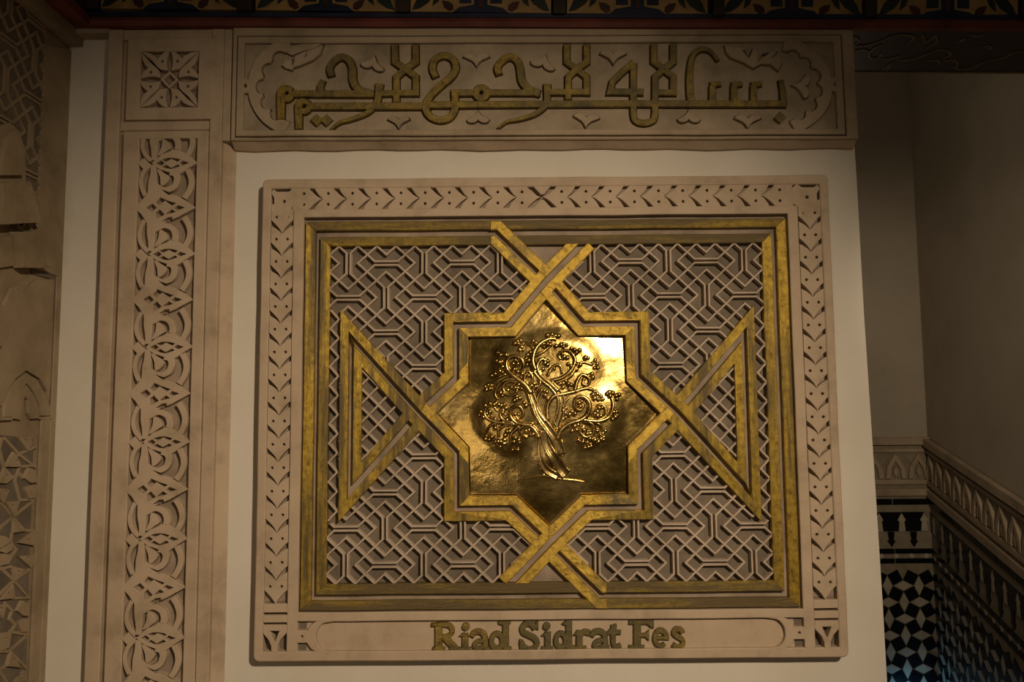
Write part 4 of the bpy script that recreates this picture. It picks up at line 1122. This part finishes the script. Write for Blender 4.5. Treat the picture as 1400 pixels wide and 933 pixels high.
for i, x in enumerate((128, 336, 551, 764, 980, 1186, 1398)):
    yo = -(x - 700) * 0.0008
    p = bpx(x - 9, -60 + yo); q_ = bpx(x + 9, 23 + yo)
    obj('bracket', box(p[0] / 1000, YBF - 0.010, q_[1] / 1000, q_[0] / 1000, YBF + 0.012, p[1] / 1000), 'wood', bm_)
# painted curls on the soffit
zc = lambda x, y: on_z(1040 + x / 3.889, y / 3.889, ZB)
curls = [[(500, 195), (520, 215), (505, 235)], [(510, 240), (560, 240), (640, 215), (700, 190), (760, 180), (815, 195), (780, 225)], [(500, 268), (545, 262), (572, 270)],
 [(640, 235), (600, 255), (575, 285), (590, 308), (625, 300), (640, 280)], [(640, 312), (700, 305), (740, 292)], [(740, 315), (800, 310), (880, 282), (930, 262), (985, 258), (1010, 280), (975, 300)],
 [(860, 180), (875, 215), (900, 205), (930, 180)], [(930, 180), (935, 215), (880, 250)], [(640, 370), (700, 325)], [(670, 372), (690, 335)], [(975, 315), (1030, 310), (1048, 335), (1035, 355), (1110, 355), (1200, 315), (1290, 295), (1350, 265), (1400, 262)],
 [(1050, 215), (1080, 200), (1070, 215)], [(1170, 245), (1205, 235), (1230, 245), (1200, 252)], [(1110, 175), (1160, 185), (1190, 172)], [(900, 315), (940, 312), (950, 330)]]
for ln in curls:
    P = [zc(*p) for p in ln]
    A = stroke(catmull([(p.x * 1000, p.y * 1000) for p in P], 4), 5.0)
    g = relief(A, [], lambda a, b, d: Vector((a / 1000, b / 1000, ZB + 0.004 - d)), 0.0015, -0.001, 0, 0)
    obj('painted_curl', g, 'curl', bm_)
P = [zc(*p) for p in [(-600, 372), (1400, 374)]]
obj('soffit_line', box(0.6, P[1].y - 0.004, ZB + 0.0025, XR, P[1].y + 0.004, ZB + 0.005), 'curl', bm_)

bm_.rotation_euler = (0, -math.atan(BSL), 0)
bl_ = thing('painted_side_beam', (XL, -0.8, ZB), 'dark red edged wooden beam above the carved left wall', 'beam')
ZS = bl0.z; ZKEEP = ZB; ZB = ZS
obj('beam_body', box(XL - 0.15, -2.2, ZB + 0.02, XL + 0.05, YBF - 0.008, ZB + 0.42), 'wood', bl_)
obj('red_moulding', box(XL - 0.05, -2.2, ZB + 0.001, XL + 0.055, YBF - 0.008, ZB + 0.022), 'red', bl_)
obj('plaster_fillet', box(XL - 0.05, -2.2, ZB - 0.028, XL + 0.020, -0.002, ZB + 0.0), 'shaded_ochre', bl_)

# ================================================================= zellige dado in the far room
def far_pt(px, py): p = on_y(px, py, YF); return (p.x, p.z)
def MFa(a, b, d): return Vector((a, YF - d, b))
SL = math.tan(math.radians(11.0))
def MRs(s, z, d): return MR(s, z - SL * s, d)
DT = far_pt(1240, 598)[1]
z_fr0 = far_pt(1240, 676)[1]
z_k1, z_k0 = far_pt(1240, 682)[1], far_pt(1240, 690)[1]
z_m1, z_m0 = far_pt(1240, 700)[1], far_pt(1240, 745)[1]
z_b1, z_b0 = far_pt(1240, 750)[1], far_pt(1240, 770)[1]
z_c1 = far_pt(1240, 777)[1]
def piece(name, poly, mp, d, mt, parent):
    return obj(name, slab(poly, mp, d, 0.001), mt, parent)
def dado(mp, x0, x1, parent, sp, zbot, sgn):
    piece('dado_grout', [(x0, 0.0 if sgn < 0 else zbot - 0.3), (x1, 0.0 if sgn < 0 else zbot - 0.3), (x1, DT), (x0, DT)], mp, 0.006, 'grout', parent)
    # carved frieze: mouldings and a row of small arches
    fz = DT - z_fr0
    for a, b, d in ((DT, DT - 0.13 * fz, 0.030), (DT - 0.20 * fz, DT - 0.26 * fz, 0.018), (z_fr0 + 0.26 * fz, z_fr0 + 0.18 * fz, 0.018), (z_fr0 + 0.10 * fz, z_fr0 - 0.02 * fz, 0.022)):
        piece('moulding', [(x0, b), (x1, b), (x1, a), (x0, a)], mp, d, 'carved_old', parent)
    w = 0.095; n = int((x1 - x0) / w) + 1
    for i in range(n):
        cx = (x1 - w * (i + 0.5)) if sgn < 0 else (x0 + w * (i + 0.5))
        zt_, zb_ = DT - 0.28 * fz, z_fr0 + 0.28 * fz; hh = zt_ - zb_
        outl = [(cx - w * 0.45, zb_), (cx - w * 0.38, zb_ + hh * 0.45), (cx, zt_), (cx + w * 0.38, zb_ + hh * 0.45), (cx + w * 0.45, zb_)]
        inl = [(cx - w * 0.26, zb_), (cx - w * 0.20, zb_ + hh * 0.4), (cx, zt_ - hh * 0.3), (cx + w * 0.20, zb_ + hh * 0.4), (cx + w * 0.26, zb_)]
        vs, tr = solve([('a', [(x * 1000, y * 1000) for x, y in outl]), ('h', [(x * 1000, y * 1000) for x, y in inl])], PRED)
        obj('frieze_arch', loft(vs, tr, lambda a, b, d: mp(a / 1000, b / 1000, d), 0.018, 0.006), 'carved_old', parent)
        dd = [(cx, zb_ + hh * 0.05), (cx + w * 0.10, zb_ + hh * 0.25), (cx, zb_ + hh * 0.5), (cx - w * 0.10, zb_ + hh * 0.25)]
        piece('frieze_bud', dd, mp, 0.016, 'carved_old', parent)
    # black line tiles
    tl = 0.16
    n = int((x1 - x0) / tl) + 1
    for i in range(n):
        a = (x1 - tl * (i + 1) if sgn < 0 else x0 + tl * i) + 0.002; b = a + tl - 0.004
        if b < x0 or a > x1: continue
        a, b = max(a, x0), min(b, x1)
        if b - a < 0.01: continue
        piece('tile', [(a, z_k0), (b, z_k0), (b, z_k1), (a, z_k1)], mp, 0.010, 'black_tile', parent)
        piece('tile', [(a, z_b1 - 0.020), (b, z_b1 - 0.020), (b, z_b1), (a, z_b1)], mp, 0.010, 'black_tile', parent)
        piece('tile', [(a, z_b0), (b, z_b0), (b, z_b0 + 0.020), (a, z_b0 + 0.020)], mp, 0.010, 'black_tile', parent)
    # merlon band
    mw = 0.093; n = int((x1 - x0) / mw) + 1
    hh = z_m1 - z_m0; zm = z_m0 + hh * 0.42
    for i in range(n):
        c = x1 - mw * (i + 0.35) if sgn < 0 else x0 + mw * (i + 0.5)
        spear = lambda cc, zb_, s: [(cc - 0.014, zb_), (cc + 0.014, zb_), (cc + 0.010, zb_ + s * hh * 0.30), (cc + 0.017, zb_ + s * hh * 0.33), (cc, zb_ + s * hh * 0.55), (cc - 0.017, zb_ + s * hh * 0.33), (cc - 0.010, zb_ + s * hh * 0.30)]
        h_ = mw / 2
        # black field around a white spear, drawn as two halves
        for s in (-1, 1):
            e = c + s * h_
            if e < x0 - 0.01 or e > x1 + 0.01: continue
            P = [(c + s * 0.015, zm), (c + s * 0.011, zm + hh * 0.30), (c + s * 0.018, zm + hh * 0.33), (c + s * 0.001, zm + hh * 0.55), (c + s * 0.001, z_m1), (e, z_m1), (e, zm)]
            piece('tile', P, mp, 0.010, 'black_tile', parent)
        if c - 0.02 > x0 and c + 0.02 < x1: piece('tile', spear(c, zm, 1), mp, 0.010, 'white_tile', parent)
        e = c + h_
        if e - 0.02 > x0 and e + 0.02 < x1: piece('tile', spear(e, zm - 0.002, -0.85), mp, 0.010, 'black_tile', parent)
    # small diamonds in the black band
    n = int((x1 - x0) / 0.062) + 1
    zc_ = (z_b0 + z_b1) / 2
    for i in range(n):
        c = x1 - 0.062 * (i + 0.5) if sgn < 0 else x0 + 0.062 * (i + 0.5)
        if c - 0.02 < x0 or c + 0.02 > x1: continue
        piece('tile', [(c - 0.013, zc_), (c, zc_ - 0.013), (c + 0.013, zc_), (c, zc_ + 0.013)], mp, 0.010, 'white_tile', parent)
    # rotating squares
    th = math.radians(27); a = sp / (math.cos(th) + math.sin(th)); r = a / math.sqrt(2) * 0.985
    nc = int((x1 - x0) / sp) + 1; nr = int((z_c1 - zbot) / (sp * 1.03)) + 1
    sqc = {}
    for i in range(nc):
        for j in range(nr):
            cx = (x1 - sp * (i + 0.55)) if sgn < 0 else (x0 + sp * (i + 0.55)); cz = z_c1 - sp * 1.03 * (j + 0.55)
            rot = th if (i + j) % 2 == 0 else -th
            P = [(cx + r * math.cos(rot + PI / 4 + k * PI / 2), cz + r * math.sin(rot + PI / 4 + k * PI / 2)) for k in range(4)]
            sqc[(i, j)] = P
            piece('tile', P, mp, 0.010, 'black_tile', parent)
            if i + 1 < nc and j + 1 < nr:
                # the rhombus of the gap
                gx = (cx - sp / 2) if sgn < 0 else (cx + sp / 2); gz = cz - sp * 1.03 / 2
                lg, ssm = a * math.cos(th) * 0.90, a * math.sin(th) * 0.90
                if (i + j) % 2 == (0 if sgn > 0 else 1): lx, lz_ = lg, ssm
                else: lx, lz_ = ssm, lg
                piece('tile', [(gx - lx * 0.98, gz), (gx, gz - lz_ * 0.98), (gx + lx * 0.98, gz), (gx, gz + lz_ * 0.98)], mp, 0.0095, 'white_tile', parent)
dado(MFa, XC - 0.40, XC - 0.004, struct_far, 0.0645, 0.30, -1)
dado(MRs, 0.004, 1.05, struct_right, 0.0645, 0.40, 1)
